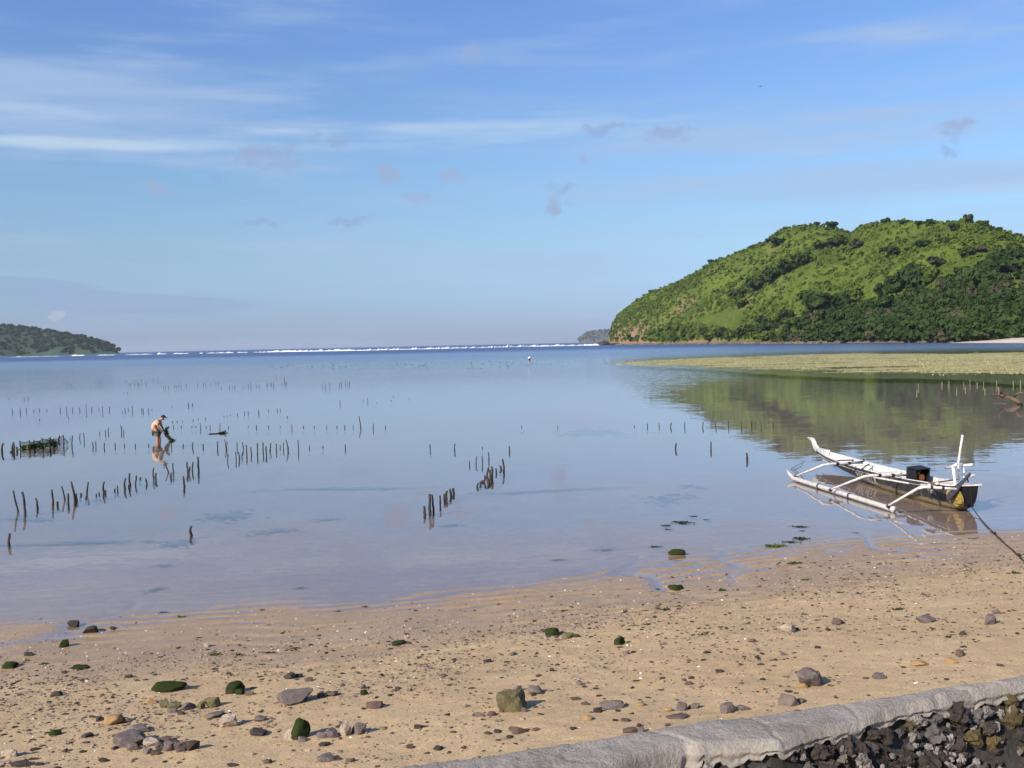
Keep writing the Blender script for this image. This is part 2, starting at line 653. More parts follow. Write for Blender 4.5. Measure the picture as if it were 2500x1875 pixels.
# wave shadowing lowers the mirror strength of a ruffled sea near the horizon
fres = math_node(nt, 'MULTIPLY', fres, math_node(nt, 'SUBTRACT', math_node(nt, 'SUBTRACT', 1.0, math_node(nt, 'MULTIPLY', openw, 0.18)), math_node(nt, 'MULTIPLY', sea, 0.52)))
gl = N(nt, 'ShaderNodeBsdfGlossy')
gl.inputs['Color'].default_value = (0.97, 0.98, 1.0, 1)
L(nt, smooth(nt, dist, 170.0, 300.0, 0.02, 0.22), gl.inputs['Roughness'])
L(nt, normal, gl.inputs['Normal'])
tr = N(nt, 'ShaderNodeBsdfTransparent')
tr.inputs['Color'].default_value = (0.88, 0.885, 0.95, 1)
df = N(nt, 'ShaderNodeBsdfDiffuse')
df.inputs['Color'].default_value = (0.045, 0.085, 0.19, 1)
body = N(nt, 'ShaderNodeMixShader')
L(nt, math_node(nt, 'MULTIPLY', smooth(nt, dist, 60.0, 600.0), 1.0), body.inputs[0])
L(nt, tr.outputs[0], body.inputs[1])
L(nt, df.outputs[0], body.inputs[2])
mx = N(nt, 'ShaderNodeMixShader')
L(nt, fres, mx.inputs[0])
L(nt, body.outputs[0], mx.inputs[1])
L(nt, gl.outputs[0], mx.inputs[2])
L(nt, mx.outputs[0], out.inputs[0])
wy0 = 9.0
wxs = [-26000, -2000, -200, -30, 30, 200, 2000, 26000]
wys = [wy0, 40, 120, 400, 1500, 6000, 26000]
wv = [(x, y, 0.0) for y in wys for x in wxs]
k = len(wxs)
wf = [(r * k + c, r * k + c + 1, (r + 1) * k + c + 1, (r + 1) * k + c) for r in range(len(wys) - 1) for c in range(k - 1)]
o = obj('sea', mesh_data('sea', wv, wf, m_water))
tag(o, 'calm lavender blue water of the bay', None, None, 'structure')

# ------------------------------------------------------------------ simple materials


def plain(name, col, rough=0.8, var=0.25, scale=8.0, col2=None, bump=0.0, bscale=None, spec=0.3, objco=False, island=0.0):
    m, nt, out = newmat(name)
    if objco:
        tc = N(nt, 'ShaderNodeTexCoord')
        vec = tc.outputs['Object']
    else:
        g = N(nt, 'ShaderNodeNewGeometry')
        vec = g.outputs['Position']
    f, _ = tnoise(nt, vec, scale, 4, 0.6)
    c2 = col2 if col2 else tuple(c * (1 - var) for c in col)
    c1 = col if col2 else tuple(min(1, c * (1 + var)) for c in col)
    c = ramp(nt, f, [(0.32, c2), (0.68, c1)])
    if island:
        g2 = N(nt, 'ShaderNodeNewGeometry')
        rnd = math_node(nt, 'MULTIPLY_ADD', g2.outputs['Random Per Island'], 2 * island, 1 - island)
        oi = N(nt, 'ShaderNodeObjectInfo')
        rnd = math_node(nt, 'MULTIPLY', rnd, math_node(nt, 'MULTIPLY_ADD', oi.outputs['Random'], 0.4, 0.8))
        cx = N(nt, 'ShaderNodeCombineXYZ')
        for i in range(3):
            L(nt, rnd, cx.inputs[i])
        c = mixc(nt, 1.0, c, cx.outputs[0], 'MULTIPLY')
    b = N(nt, 'ShaderNodeBsdfPrincipled')
    L(nt, c, b.inputs['Base Color'])
    b.inputs['Roughness'].default_value = rough
    b.inputs['Specular IOR Level'].default_value = spec
    if bump:
        bm_ = N(nt, 'ShaderNodeBump', i_Strength=bump, i_Distance=0.02)
        f2, _ = tnoise(nt, vec, bscale or scale * 3, 4, 0.65)
        L(nt, f2, bm_.inputs['Height'])
        L(nt, bm_.outputs[0], b.inputs['Normal'])
    L(nt, b.outputs[0], out.inputs[0])
    return m


def leafmat(name, col, col2, island=0.35, transl=0.0):
    m, nt, out = newmat(name)
    g = N(nt, 'ShaderNodeNewGeometry')
    oi = N(nt, 'ShaderNodeObjectInfo')
    f, _ = tnoise(nt, g.outputs['Position'], 0.06, 3, 0.6)
    mixf = math_node(nt, 'MULTIPLY_ADD', g.outputs['Random Per Island'], 0.5, math_node(nt, 'MULTIPLY', oi.outputs['Random'], 0.4))
    mixf = math_node(nt, 'ADD', mixf, math_node(nt, 'MULTIPLY_ADD', f, 0.8, -0.3), clamp=True)
    c = mixc(nt, mixf, col, col2)
    d = N(nt, 'ShaderNodeBsdfDiffuse')
    L(nt, c, d.inputs['Color'])
    L(nt, d.outputs[0], out.inputs[0])
    return m


# ------------------------------------------------------------------ the green hill across the bay
HS = np.array([(1478, 838), (1486, 826), (1492, 806), (1500, 785), (1512, 768), (1540, 742), (1574, 720), (1649, 689), (1700, 664), (1738, 640), (1813, 612),
               (1867, 594), (1895, 572), (1922, 557), (1960, 551), (1997, 549), (2041, 557), (2081, 567), (2111, 548), (2171, 540), (2215, 546),
               (2295, 550), (2370, 542), (2419, 557), (2460, 570), (2500, 581), (2600, 610), (2800, 660), (3000, 720)], float)
HB = np.array([(1478, 1165), (1490, 1150), (1600, 960), (1700, 830), (1840, 690), (2000, 590), (2100, 545), (2300, 455), (2500, 405), (2700, 360), (3000, 310)], float)


def hill_base(px):
    return np.interp(px, HB[:, 0], HB[:, 1])


def hill_ridge(px):
    k = np.interp(px, [1478, 1500, 1600, 1800, 2100, 2500, 3000], [1.012, 1.05, 1.20, 1.42, 1.55, 1.62, 1.6])
    return hill_base(px) * k


def hill_top(px):
    """elevation angle tangent of the skyline per photograph column"""
    py = np.interp(px, HS[:, 0], HS[:, 1])
    out_ = []
    for a, b in zip(np.atleast_1d(px), np.atleast_1d(py)):
        d = ray(a, b)
        out_.append(d.z / d.y)
    return np.array(out_)


_hx = np.linspace(1478, 3000, 620)
_ht = hill_top(_hx)
_hdx = np.array([ray(a, 830).x / ray(a, 830).y for a in _hx])     # X per Y along the column


def hill_h(px, Y):
    """height of the hill in column px at forward distance Y"""
    px = np.asarray(px, float)
    Y = np.asarray(Y, float)
    b, r = hill_base(px), hill_ridge(px)
    top = np.interp(px, _hx, _ht) * r + CAMZ
    t = (Y - b) / (r - b)
    X = np.interp(px, _hx, _hdx) * Y
    up = np.interp(np.clip(t, 0, 1), [0, 0.03, 0.12, 0.3, 0.55, 0.8, 1.0], [0, 0.05, 0.13, 0.33, 0.63, 0.885, 1.0])
    cl = np.interp(px, [1478, 1520, 1600], [1.0, 0.6, 0.0])
    up = up * (1 - cl) + np.clip(t * 1.6, 0, 1) ** 0.6 * cl
    dn = np.clip(1 - (np.maximum(t, 1) - 1) * 0.9, -0.1, 1)
    h = top * np.where(t <= 1, up, dn)
    bell = np.clip(t, 0, 1) * np.clip(1.02 - t, 0, 1) * 4
    spur = fbm((X + Y * 0.55) / 85.0, (Y - X * 0.3) / 260.0, 3, 90)
    h = h + bell * top * 0.20 * spur + np.clip(t * 3, 0, 1) * np.clip((1.3 - t) * 4, 0, 1) * 1.1 * fbm(X / 14.0, Y / 14.0, 3, 95)
    return np.where(t < 0, -3.0 * np.clip(-t * 8, 0, 1), h)


def hill_point(px, Y):
    px = float(px)
    x = float(np.interp(px, _hx, _hdx)) * Y
    return Vector((x, Y, float(hill_h(px, Y))))


def hill_hit(px, py):
    """point of the hillside seen at photograph pixel (px, py)"""
    d = ray(px, py)
    b, r = float(hill_base(px)), float(hill_ridge(px))
    Ys = np.linspace(b * 0.99, r * 1.03, 160)
    el = (hill_h(np.full(160, px), Ys) - CAMZ) / Ys
    w = np.where(el >= d.z / d.y)[0]
    Y = Ys[w[0]] if len(w) else r
    return hill_point(px, Y)


tt = np.concatenate([[-0.12, -0.05, 0.0], np.linspace(0.02, 1.0, 150), np.linspace(1.03, 2.2, 24)])
hpx = np.concatenate([np.linspace(1478, 1600, 70), np.linspace(1603, 3000, 420)])
HPX, TT = np.meshgrid(hpx, tt)
HY = hill_base(HPX) + TT * (hill_ridge(HPX) - hill_base(HPX))
HX = np.interp(HPX, _hx, _hdx) * HY
HZ = hill_h(HPX, HY)
nr, nc = HX.shape
ii = np.arange(nr * nc).reshape(nr, nc)
hf = np.stack([ii[:-1, :-1].ravel(), ii[:-1, 1:].ravel(), ii[1:, 1:].ravel(), ii[1:, :-1].ravel()], 1)

m_hill, nt, out = newmat('hill_grass')
geo = N(nt, 'ShaderNodeNewGeometry')
pos = geo.outputs['Position']
sepn = N(nt, 'ShaderNodeSeparateXYZ')
L(nt, geo.outputs['True Normal'], sepn.inputs[0])
sepp = N(nt, 'ShaderNodeSeparateXYZ')
L(nt, pos, sepp.inputs[0])
f1, _ = tnoise(nt, pos, 0.022, 4, 0.6)
f2, _ = tnoise(nt, pos, 0.35, 4, 0.65)
c = ramp(nt, f1, [(0.3, (0.056, 0.086, 0.015)), (0.5, (0.086, 0.122, 0.019)), (0.7, (0.116, 0.148, 0.024))])
c = mixc(nt, 0.85, c, ramp(nt, f2, [(0.3, (0.50, 0.55, 0.5)), (0.55, (1, 1, 1)), (0.75, (1.2, 1.15, 1.1))]), 'MULTIPLY')
rock = mixc(nt, f2, (0.16, 0.095, 0.065), (0.34, 0.22, 0.15))
steep = smooth(nt, sepn.outputs[2], 0.42, 0.62, 1.0, 0.0)
c = mixc(nt, steep, c, rock)
low = smooth(nt, sepp.outputs[2], 0.8, 1.6, 1.0, 0.0)
c = mixc(nt, low, c, mixc(nt, f2, (0.05, 0.04, 0.035), (0.24, 0.17, 0.13)))
bs = N(nt, 'ShaderNodeBsdfPrincipled', i_Roughness=0.95)
bs.inputs['Specular IOR Level'].default_value = 0.1
L(nt, c, bs.inputs['Base Color'])
bm_ = N(nt, 'ShaderNodeBump', i_Strength=1.0, i_Distance=1.6)
L(nt, f2, bm_.inputs['Height'])
L(nt, bm_.outputs[0], bs.inputs['Normal'])
L(nt, bs.outputs[0], out.inputs[0])
o = mesh_np('hill', np.stack([HX.ravel(), HY.ravel(), HZ.ravel()], 1), hf, m_hill, True)
tag(o, 'green grassy hill across the bay on the right', None, None, 'structure')

# foliage -----------------------------------------------------------------


def leaf_quads(rng, centers, normals, size, jitter=0.6):
    """one small bent leaf-clump face per centre"""
    n = len(centers)
    nrm = normals + rng.normal(0, jitter, (n, 3))
    nrm /= np.linalg.norm(nrm, axis=1)[:, None] + 1e-9
    ref = rng.normal(0, 1, (n, 3))
    u = np.cross(nrm, ref)
    u /= np.linalg.norm(u, axis=1)[:, None] + 1e-9
    v = np.cross(nrm, u)
    s = (size * rng.uniform(0.55, 1.35, n))[:, None]
    q = np.stack([centers - u * s - v * s * 0.6, centers + u * s * 0.9 - v * s * 0.8, centers + u * s + v * s * 0.7, centers - u * s * 0.7 + v * s], 1)
    return q.reshape(-1, 3)


def crown_data(name, seed, mat, n=420, lobes=11, flat=0.8, size=0.16, spread=0.62):
    rng = np.random.RandomState(seed)
    cs = []
    for i in range(lobes):
        a = rng.uniform(0, 2 * math.pi)
        r = spread * math.sqrt(rng.uniform(0, 1))
        cs.append((r * math.cos(a), r * math.sin(a), rng.uniform(-0.35, 0.5) * flat, rng.uniform(0.28, 0.5)))
    cs = np.array(cs)
    k = rng.randint(0, lobes, n)
    d = rng.normal(0, 1, (n, 3))
    d /= np.linalg.norm(d, axis=1)[:, None]
    d[:, 2] = np.where(d[:, 2] < -0.45, -d[:, 2], d[:, 2])
    c = cs[k, :3] + d * cs[k, 3][:, None] * rng.uniform(0.75, 1.08, n)[:, None] * np.array([1, 1, flat])
    v = leaf_quads(rng, c, d, size * np.ones(n), 0.5)
    f = [tuple(range(i * 4, i * 4 + 4)) for i in range(n)]
    mb = MB()
    mb.add(v, f)
    # dense inner foliage of each lobe
    for q in cs:
        ico = ICO1
        mb.add([(q[0] + p[0] * q[3] * 0.78 * rng.uniform(0.85, 1.15), q[1] + p[1] * q[3] * 0.78 * rng.uniform(0.85, 1.15), q[2] + p[2] * q[3] * 0.74 * flat) for p in ico[0]], ico[1])
    return mb.data(name, mat, False)


def ico(sub):
    bm = bmesh.new()
    bmesh.ops.create_icosphere(bm, subdivisions=sub, radius=1.0)
    bm.verts.index_update()
    v = [tuple(x.co) for x in bm.verts]
    f = [tuple(w.index for w in q.verts) for q in bm.faces]
    bm.free()
    return v, f


ICO1, ICO2, ICO3, ICO4 = ico(1), ico(2), ico(3), ico(4)

m_leaf_dark = leafmat('foliage_dark_green', (0.019, 0.038, 0.014), (0.042, 0.067, 0.020))  # dark leaves; also holds the painted shade of the lower right wood
m_leaf_mid = leafmat('foliage_green', (0.044, 0.073, 0.016), (0.082, 0.114, 0.022))
m_leaf_light = leafmat('foliage_yellow_green', (0.058, 0.090, 0.018), (0.100, 0.130, 0.026))
m_leaf_olive = leafmat('foliage_olive', (0.045, 0.050, 0.028), (0.075, 0.078, 0.040))
m_bark = plain('bark', (0.10, 0.075, 0.055), 0.9, 0.3, 3.0)

trunk_me = MB().tube([(0, 0, -0.15), (0.02, 0.01, 0.3), (-0.02, 0.03, 0.62), (0.03, 0, 0.9)], [0.085, 0.065, 0.05, 0.03], 6)
trunk_me.tube([(-0.02, 0.02, 0.5), (0.2, 0.1, 0.78)], [0.035, 0.02], 5).tube([(0, 0.02, 0.55), (-0.18, -0.1, 0.8)], [0.035, 0.02], 5)
trunk_me = trunk_me.data('trunk', m_bark, True)
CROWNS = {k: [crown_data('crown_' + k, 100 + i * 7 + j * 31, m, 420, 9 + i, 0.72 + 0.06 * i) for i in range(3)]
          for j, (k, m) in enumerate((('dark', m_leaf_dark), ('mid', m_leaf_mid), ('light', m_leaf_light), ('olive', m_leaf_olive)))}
_rt = random.Random(5)


def tree(loc, width, height, kind, label, group=None, name='broadleaf_tree'):
    """tree of given crown width and total height with a trunk and a crown"""
    t = empty(name, loc, (0, 0, _rt.uniform(0, 6.28)))
    tr_ = obj('trunk', trunk_me, t, scale=(height * 0.6, height * 0.6, height * 0.62))
    h = height * 1.0
    cr = obj('crown', _rt.choice(CROWNS[kind]), t, loc=(0, 0, height - h * 0.48), scale=(width / 2 / 0.95, width / 2 / 0.95 * _rt.uniform(0.85, 1.15), h / 2 / 0.72))
    tag(t, label, 'tree', group)
    return t


def wood_zone(px):
    for lim, txt in ((1620, 'beside the brown cliff end of the hill'), (1690, 'left of the bright meadow'), (1850, 'below the bright meadow'), (1960, 'right of the bright meadow'),
                     (2060, 'below the big round tree'), (2160, 'left below the large clump'), (2290, 'below the large clump'), (2400, 'above the tip of the sand spit'), (2470, 'above the sand spit')):
        if px < lim:
            return txt
    return 'at the right edge of the picture'


def hill_tree(px, py, wpx, hpx_, kind, label, group=None, name='broadleaf_tree'):
    p = hill_hit(px, py)
    k = p.y / FPX
    p.z -= 0.3
    return tree(p, wpx * k, hpx_ * k, kind, label, group, name)


# trees one can tell apart (photograph pixel of the foot, crown width, height)
SKY_TREES = [
    (1997, 553, 16, 11, 'dark', 'small dark bush-like tree on the first crest of the hill'),
    (2033, 560, 32, 17, 'dark', 'low spreading dark tree just before the dip in the hill skyline'),
    (2165, 545, 22, 13, 'dark', 'dark round tree on the middle crest right after the skyline dip'),
    (2205, 549, 18, 12, 'dark', 'small dark tree right of the middle crest tree on the skyline'),
    (2246, 551, 22, 12, 'dark', 'low dark tree left of the umbrella-shaped one on the skyline'),
    (2271, 552, 20, 17, 'dark', 'small umbrella-shaped tree standing clear on the skyline'),
    (2367, 545, 26, 24, 'dark', 'tallest dark tree on the highest top of the hill'),
    (2352, 546, 18, 14, 'light', 'pale bush at the left foot of the tallest hilltop tree'),
    (2403, 556, 26, 18, 'dark', 'dark tree right of the hilltop on the falling skyline'),
    (2421, 563, 16, 12, 'dark', 'small dark tree between two larger ones on the falling skyline'),
    (2440, 566, 18, 13, 'dark', 'round dark tree farther down the falling skyline'),
    (2485, 582, 30, 14, 'olive', 'greyish tree cut off by the right edge of the picture on the skyline'),
    (1880, 592, 22, 10, 'dark', 'dark shrub tree on the upper left shoulder of the hill'),
    (1838, 608, 24, 9, 'dark', 'dark low tree on the left ridge line below the shoulder'),
    (1740, 642, 22, 9, 'olive', 'olive tree on the left ridge line about half way down'),
    (1590, 716, 12, 9, 'dark', 'small dark tree low on the left ridge line near the headland'),
]
for a in SKY_TREES:
    hill_tree(*a, group='trees along the hill skyline')
SLOPE_TREES = [
    (2190, 728, 70, 58, 'dark', 'left tree of the large dark clump in the middle of the grass slope'),
    (2228, 722, 66, 66, 'dark', 'tallest middle tree of the large dark clump on the grass slope'),
    (2262, 700, 58, 50, 'mid', 'right brighter tree of the large dark clump on the grass slope'),
    (2236, 678, 52, 34, 'dark', 'upper tree of the large dark clump on the grass slope'),
    (2158, 728, 46, 34, 'dark', 'small outlying tree left of the large dark clump on the slope'),
    (2004, 775, 86, 62, 'dark', 'big round dark tree above the shore wood, left of the grass slope'),
    (2062, 752, 46, 38, 'dark', 'tree directly right of the big round dark tree'),
    (2090, 738, 40, 32, 'mid', 'bright tree uphill and right of the big round dark tree'),
    (2288, 654, 48, 26, 'olive', 'brownish olive bush standing alone on the upper grass slope'),
    (2330, 566, 30, 20, 'dark', 'small tree below the highest hilltop'),
    (2312, 598, 32, 20, 'dark', 'round tree on the open upper right slope'),
    (2255, 606, 40, 20, 'dark', 'pair-like wide tree on the open upper slope, left of the round one'),
    (2180, 628, 56, 26, 'dark', 'wide scrubby tree on the grass under the middle crest'),
    (2095, 606, 40, 22, 'olive', 'olive tree in the scrub under the skyline dip'),
    (2360, 628, 44, 24, 'dark', 'dark tree high above the right edge of the wood'),
    (2395, 620, 38, 20, 'olive', 'olive tree high on the slope beside the right wood'),
    (2440, 588, 30, 16, 'mid', 'bright bush below the falling skyline on the right'),
    (1960, 652, 50, 30, 'dark', 'dark tree at the upper end of the wooded gully'),
    (1925, 670, 52, 34, 'dark', 'second dark tree down the wooded gully'),
    (1885, 696, 54, 36, 'dark', 'third dark tree down the wooded gully'),
    (1845, 712, 50, 36, 'dark', 'fourth dark tree down the wooded gully'),
    (1805, 738, 46, 30, 'dark', 'lowest dark tree of the wooded gully above the bright grass wedge'),
    (1815, 752, 46, 22, 'light', 'pale rounded bush at the upper end of the bright grass wedge'),
    (1905, 600, 40, 18, 'dark', 'dark tree under the left shoulder of the hill'),
    (2000, 610, 44, 24, 'mid', 'green tree left of the skyline dip, part way down'),
    (2045, 604, 46, 26, 'dark', 'dark tree directly under the skyline dip'),
]
for a in SLOPE_TREES:
    hill_tree(*a, group='trees on the hillside')

# the wood along the foot of the hill: trees one by one
rngw = np.random.RandomState(3)
LIM = np.array([(1500, 818), (1640, 808), (1760, 800), (1900, 790), (1990, 780), (2060, 770), (2150, 755), (2250, 740), (2330, 700), (2400, 660), (2450, 630), (2520, 610), (2600, 620)], float)
cnt = 0
pts_w = []
while cnt < 205:
    px = rngw.uniform(1505, 2560) if rngw.rand() < 0.75 else rngw.uniform(2100, 2560)
    lo = np.interp(px, LIM[:, 0], LIM[:, 1])
    base_py = float(np.interp(px, [1490, 1840, 2300, 2500], [838, 836, 834, 833]))
    py = lo + (base_py - lo) * rngw.rand() ** 0.8
    if any(abs(px - a) < 13 and abs(py - b) < 7 for a, b in pts_w):
        cnt += 0.02
        continue
    if 1690 < px < 1830 and py < 822:
        cnt += 0.02
        continue
    pts_w.append((px, py))
    p = hill_hit(px, py)
    if rngw.rand() < 0.12 and px > 1900:
        kind = 'olive'
    else:
        kind = 'dark' if (px > 1950 or rngw.rand() < 0.55) else 'mid'  # all dark on the right: shade over the lower hill put into leaf colour
    front = py > base_py - 14
    w = rngw.uniform(8, 13) if px > 1850 else rngw.uniform(7, 11)
    h = rngw.uniform(6.5, 10.5) * (1.0 if px > 1850 else 0.85)
    if px < 1640:
        w, h = w * 0.8, h * 0.7
    p.z -= 0.4
    if front:
        lab, grp = 'front-row tree of the shore wood', 'front row of the shore wood'
    else:
        lab, grp = 'tree inside the wood', 'trees of the wood at the hill foot'
    adj = {'olive': 'brownish', 'dark': 'dark green', 'mid': 'mid green'}[kind]
    lab = adj + ' ' + lab + ' ' + wood_zone(px)
    grp = grp + ', ' + adj + ', ' + wood_zone(px)
    tree(p, w, h, kind, lab, grp)
    cnt += 1


for i, px in enumerate(np.arange(1900, 2560, 16.0)):
    px = float(px) + rngw.uniform(-6, 6)
    p = hill_point(px, float(hill_base(px)) * rngw.uniform(1.000, 1.008))
    p.z = -0.3
    kind = 'olive' if rngw.rand() < 0.15 else 'dark'
    adj = {'olive': 'brownish', 'dark': 'dark green'}[kind]
    tree(p, rngw.uniform(8, 12), rngw.uniform(5.5, 8.5), kind, adj + ' low tree overhanging the water ' + wood_zone(px), 'trees at the far water edge, ' + adj + ', ' + wood_zone(px))


def hill_py(px, Y, Z):
    return 866.2 - 0.0214 * px - (Z - CAMZ) / Y * FPX


def in_wedge(px, py):
    """the bright open meadow low on the left half of the hill"""
    return (px > 1682) & (px < 1815) & (py > np.interp(px, [1682, 1815], [783, 750])) & (py < np.interp(px, [1682, 1760, 1815], [786, 800, 792]))


def scatter_bushes(name, pts, sizes, mat, nq, seed, label, cat=None):
    rng = np.random.RandomState(seed)
    vs_, n = [], len(pts)
    pts = np.asarray(pts)
    sizes = np.asarray(sizes)
    for k in range(nq):
        d = rng.normal(0, 1, (n, 3))
        d /= np.linalg.norm(d, axis=1)[:, None]
        d[:, 2] = np.abs(d[:, 2])
        c = pts + d * sizes[:, None] * np.array([0.55, 0.55, 0.62])
        vs_.append(leaf_quads(rng, c, d, sizes * 0.36, 0.45))
    v = np.concatenate(vs_)
    f = np.arange(len(v)).reshape(-1, 4)
    o = mesh_np(name, v, f, mat, False)
    tag(o, label, None, None, 'stuff')
    return o


def hill_scatter(n, seed, fn, smin, smax):
    rng = np.random.RandomState(seed)
    px = rng.uniform(1490, 2640, n * 4)
    t = rng.uniform(0.02, 1.0, n * 4)
    Y = hill_base(px) + t * (hill_ridge(px) - hill_base(px))
    X = np.interp(px, _hx, _hdx) * Y
    Z = hill_h(px, Y)
    keep = fn(px, t, X, Y, rng) & ~in_wedge(px, hill_py(px, Y, Z))
    X, Y, Z = X[keep][:n], Y[keep][:n], Z[keep][:n]
    s = rng.uniform(smin, smax, len(X)) * rng.uniform(0.7, 1.2, len(X))
    return np.stack([X, Y, Z], 1), s


def dens_scrub(px, t, X, Y, rng):
    left = np.interp(px, [1490, 1800, 2050, 2300, 2600], [1.0, 0.95, 0.5, 0.22, 0.3])
    d = left + 0.9 * fbm((X + Y * 0.55) / 60.0, (Y - X * 0.3) / 150.0, 3, 111)
    return rng.uniform(0, 1, len(px)) < d


p_, s_ = hill_scatter(4200, 1, dens_scrub, 1.2, 2.9)
scatter_bushes('hill_scrub', p_, s_, m_leaf_mid, 14, 2, 'green scrub covering the left half of the hill')
p_, s_ = hill_scatter(2600, 5, lambda px, t, X, Y, rng: rng.uniform(0, 1, len(px)) < np.interp(px, [1490, 1900, 2600], [0.6, 0.8, 1.0]), 0.7, 1.7)
scatter_bushes('hill_grass_tufts', p_, s_, m_leaf_light, 10, 6, 'yellow green grass and low bushes on the hill')
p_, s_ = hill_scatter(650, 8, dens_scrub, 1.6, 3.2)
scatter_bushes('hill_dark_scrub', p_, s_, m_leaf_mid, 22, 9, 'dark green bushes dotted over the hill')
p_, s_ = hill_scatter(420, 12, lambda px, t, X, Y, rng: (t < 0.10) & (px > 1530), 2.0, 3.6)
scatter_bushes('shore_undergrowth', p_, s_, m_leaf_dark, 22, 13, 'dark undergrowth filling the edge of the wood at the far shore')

# boulders of the far shore
m_boulder = plain('shore_boulder', (0.24, 0.17, 0.13), 0.9, 0.5, 0.8, (0.035, 0.03, 0.028))
rng = np.random.RandomState(4)
vs_, fs_ = [], []
mb = MB()
for i in range(520):
    px = rng.uniform(1478, 2000)
    Y = float(hill_base(px)) * rng.uniform(0.985, 1.003)
    x = float(np.interp(px, _hx, _hdx)) * Y
    s = rng.uniform(0.5, 1.7)
    q = rng.uniform(0.7, 1.3, (len(ICO1[0]), 1))
    mb.add([(x + a * s * 1.3 * r, Y + b * s * r, 0.25 * s + c_ * s * 0.75 * r) for (a, b, c_), r in zip(ICO1[0], q[:, 0])], ICO1[1])
o = mb.build('shore_boulders', m_boulder)
tag(o, 'brown and black boulders along the foot of the far hill', None, None, 'stuff')

# ------------------------------------------------------------------ rock meshes


def rock_data(name, seed, mat, sub=3, cuts=9, rough=0.12, flat=False, boxy=0.0):
    rng = random.Random(seed)
    v, f = {2: ICO2, 3: ICO3, 4: ICO4}[sub]
    planes = []
    for i in range(cuts):
        n = Vector((rng.gauss(0, 1), rng.gauss(0, 1), rng.gauss(0, 0.8))).normalized()
        planes.append((n, rng.uniform(0.62, 0.98) if boxy else rng.uniform(0.55, 0.85)))
    out_ = []
    rot0 = Matrix.Rotation(rng.uniform(0, 6.28), 3, 'Z') @ Matrix.Rotation(rng.uniform(-0.5, 0.5), 3, 'X')
    off = Vector((rng.uniform(-50, 50), rng.uniform(-50, 50), rng.uniform(-50, 50)))
    for p in v:
        q = Vector(p)
        if boxy:
            q = q / (abs(q.x) ** boxy + abs(q.y) ** boxy + abs(q.z) ** boxy) ** (1 / boxy)
            q = rot0 @ q
        for n, d in planes:
            e = q.dot(n) - d
            if e > 0:
                q = q - n * e * 0.96
        k = 1 + rough * mnoise.noise(q * 1.6 + off) + rough * 0.5 * mnoise.noise(q * 4.5 + off) + rough * 0.3 * mnoise.noise(q * 9 + off)
        out_.append(q * k)
    lo = [min(p[i] for p in out_) for i in range(3)]
    hi = [max(p[i] for p in out_) for i in range(3)]
    out_ = [tuple((p[i] - (lo[i] + hi[i]) / 2) / (hi[i] - lo[i]) for i in range(3)) for p in out_]
    return mesh_data(name, out_, f, mat, not flat)


# big dark rock and cliff toe at the end of the hill
m_black = plain('black_rock', (0.035, 0.03, 0.028), 0.7, 0.4, 0.6)
for i, (px, py, w, h, lab) in enumerate([(1473, 838.5, 36, 10, 'black wave-washed rock at the seaward tip of the green hill'),
                                         (1500, 839.5, 34, 5, 'low black rock shelf just right of the tip rock under the cliff')]):
    Y = 1140 - i * 25
    c_ = PY(px, py, Y)
    k = Y / FPX
    o = obj('sea_rock', rock_data('sea_rock', 900 + i, m_black), None, (c_.x, Y, h * k * 0.3), (0, 0, i * 0.7), (w * k, w * k * 0.7, h * k * 1.3))
    tag(o, lab, 'rock', 'rocks under the cliff')

# ------------------------------------------------------------------ headlands far off
m_far = leafmat('distant_wood', (0.010, 0.022, 0.010), (0.034, 0.055, 0.018))


def headland(name, skyl, Y0, depth, label, seed, trees, tsize, mat, xdir=-1):
    """low wooded cape; skyline given as photograph pixels, foot at distance Y0"""
    pxs = np.linspace(skyl[0][0], skyl[-1][0], 150)
    sk = np.interp(pxs, [a for a, _ in skyl], [b for _, b in skyl])
    t_ = np.concatenate([[-0.1], np.linspace(0, 1, 36), [1.2, 1.6, 2.2]])
    V = np.zeros((len(t_), len(pxs), 3))
    for j, (a, b) in enumerate(zip(pxs, sk)):
        d = ray(a, b)
        Yb = Y0 + 30 * math.sin(a * 0.02)
        Yr = Yb + depth
        top = max(CAMZ + d.z / d.y * Yr, 0.5)
        for i, t in enumerate(t_):
            Yq = Yb + t * depth
            if t < 0:
                z = -2.0
            elif t <= 1:
                z = top * (0.12 * min(t * 12, 1) + 0.88 * math.sin(t * math.pi / 2) ** 1.1)
            else:
                z = top * max(0, 1 - (t - 1) * 0.9)
            V[i, j] = (d.x / d.y * Yq, Yq, z)
    X, Yy = V[:, :, 0], V[:, :, 1]
    V[:, :, 2] += np.clip(V[:, :, 2] / 10, 0, 1) * 2.5 * fbm(X / 40, Yy / 40, 3, seed)
    nr, nc = V.shape[:2]
    ii = np.arange(nr * nc).reshape(nr, nc)
    f = np.stack([ii[:-1, :-1].ravel(), ii[:-1, 1:].ravel(), ii[1:, 1:].ravel(), ii[1:, :-1].ravel()], 1)
    o = mesh_np(name, V.reshape(-1, 3), f, mat, True)
    tag(o, label, None, None, 'structure')
    rng = np.random.RandomState(seed)
    r = rng.randint(2, 37, trees)
    c_ = rng.randint(2, nc - 2, trees)
    pts = V[r, c_] + rng.normal(0, 1, (trees, 3)) * np.array([5, 5, 0.0])
    keep = V[r, c_][:, 2] > 5
    return pts[keep], rng.uniform(0.6, 1.25, keep.sum()) * tsize


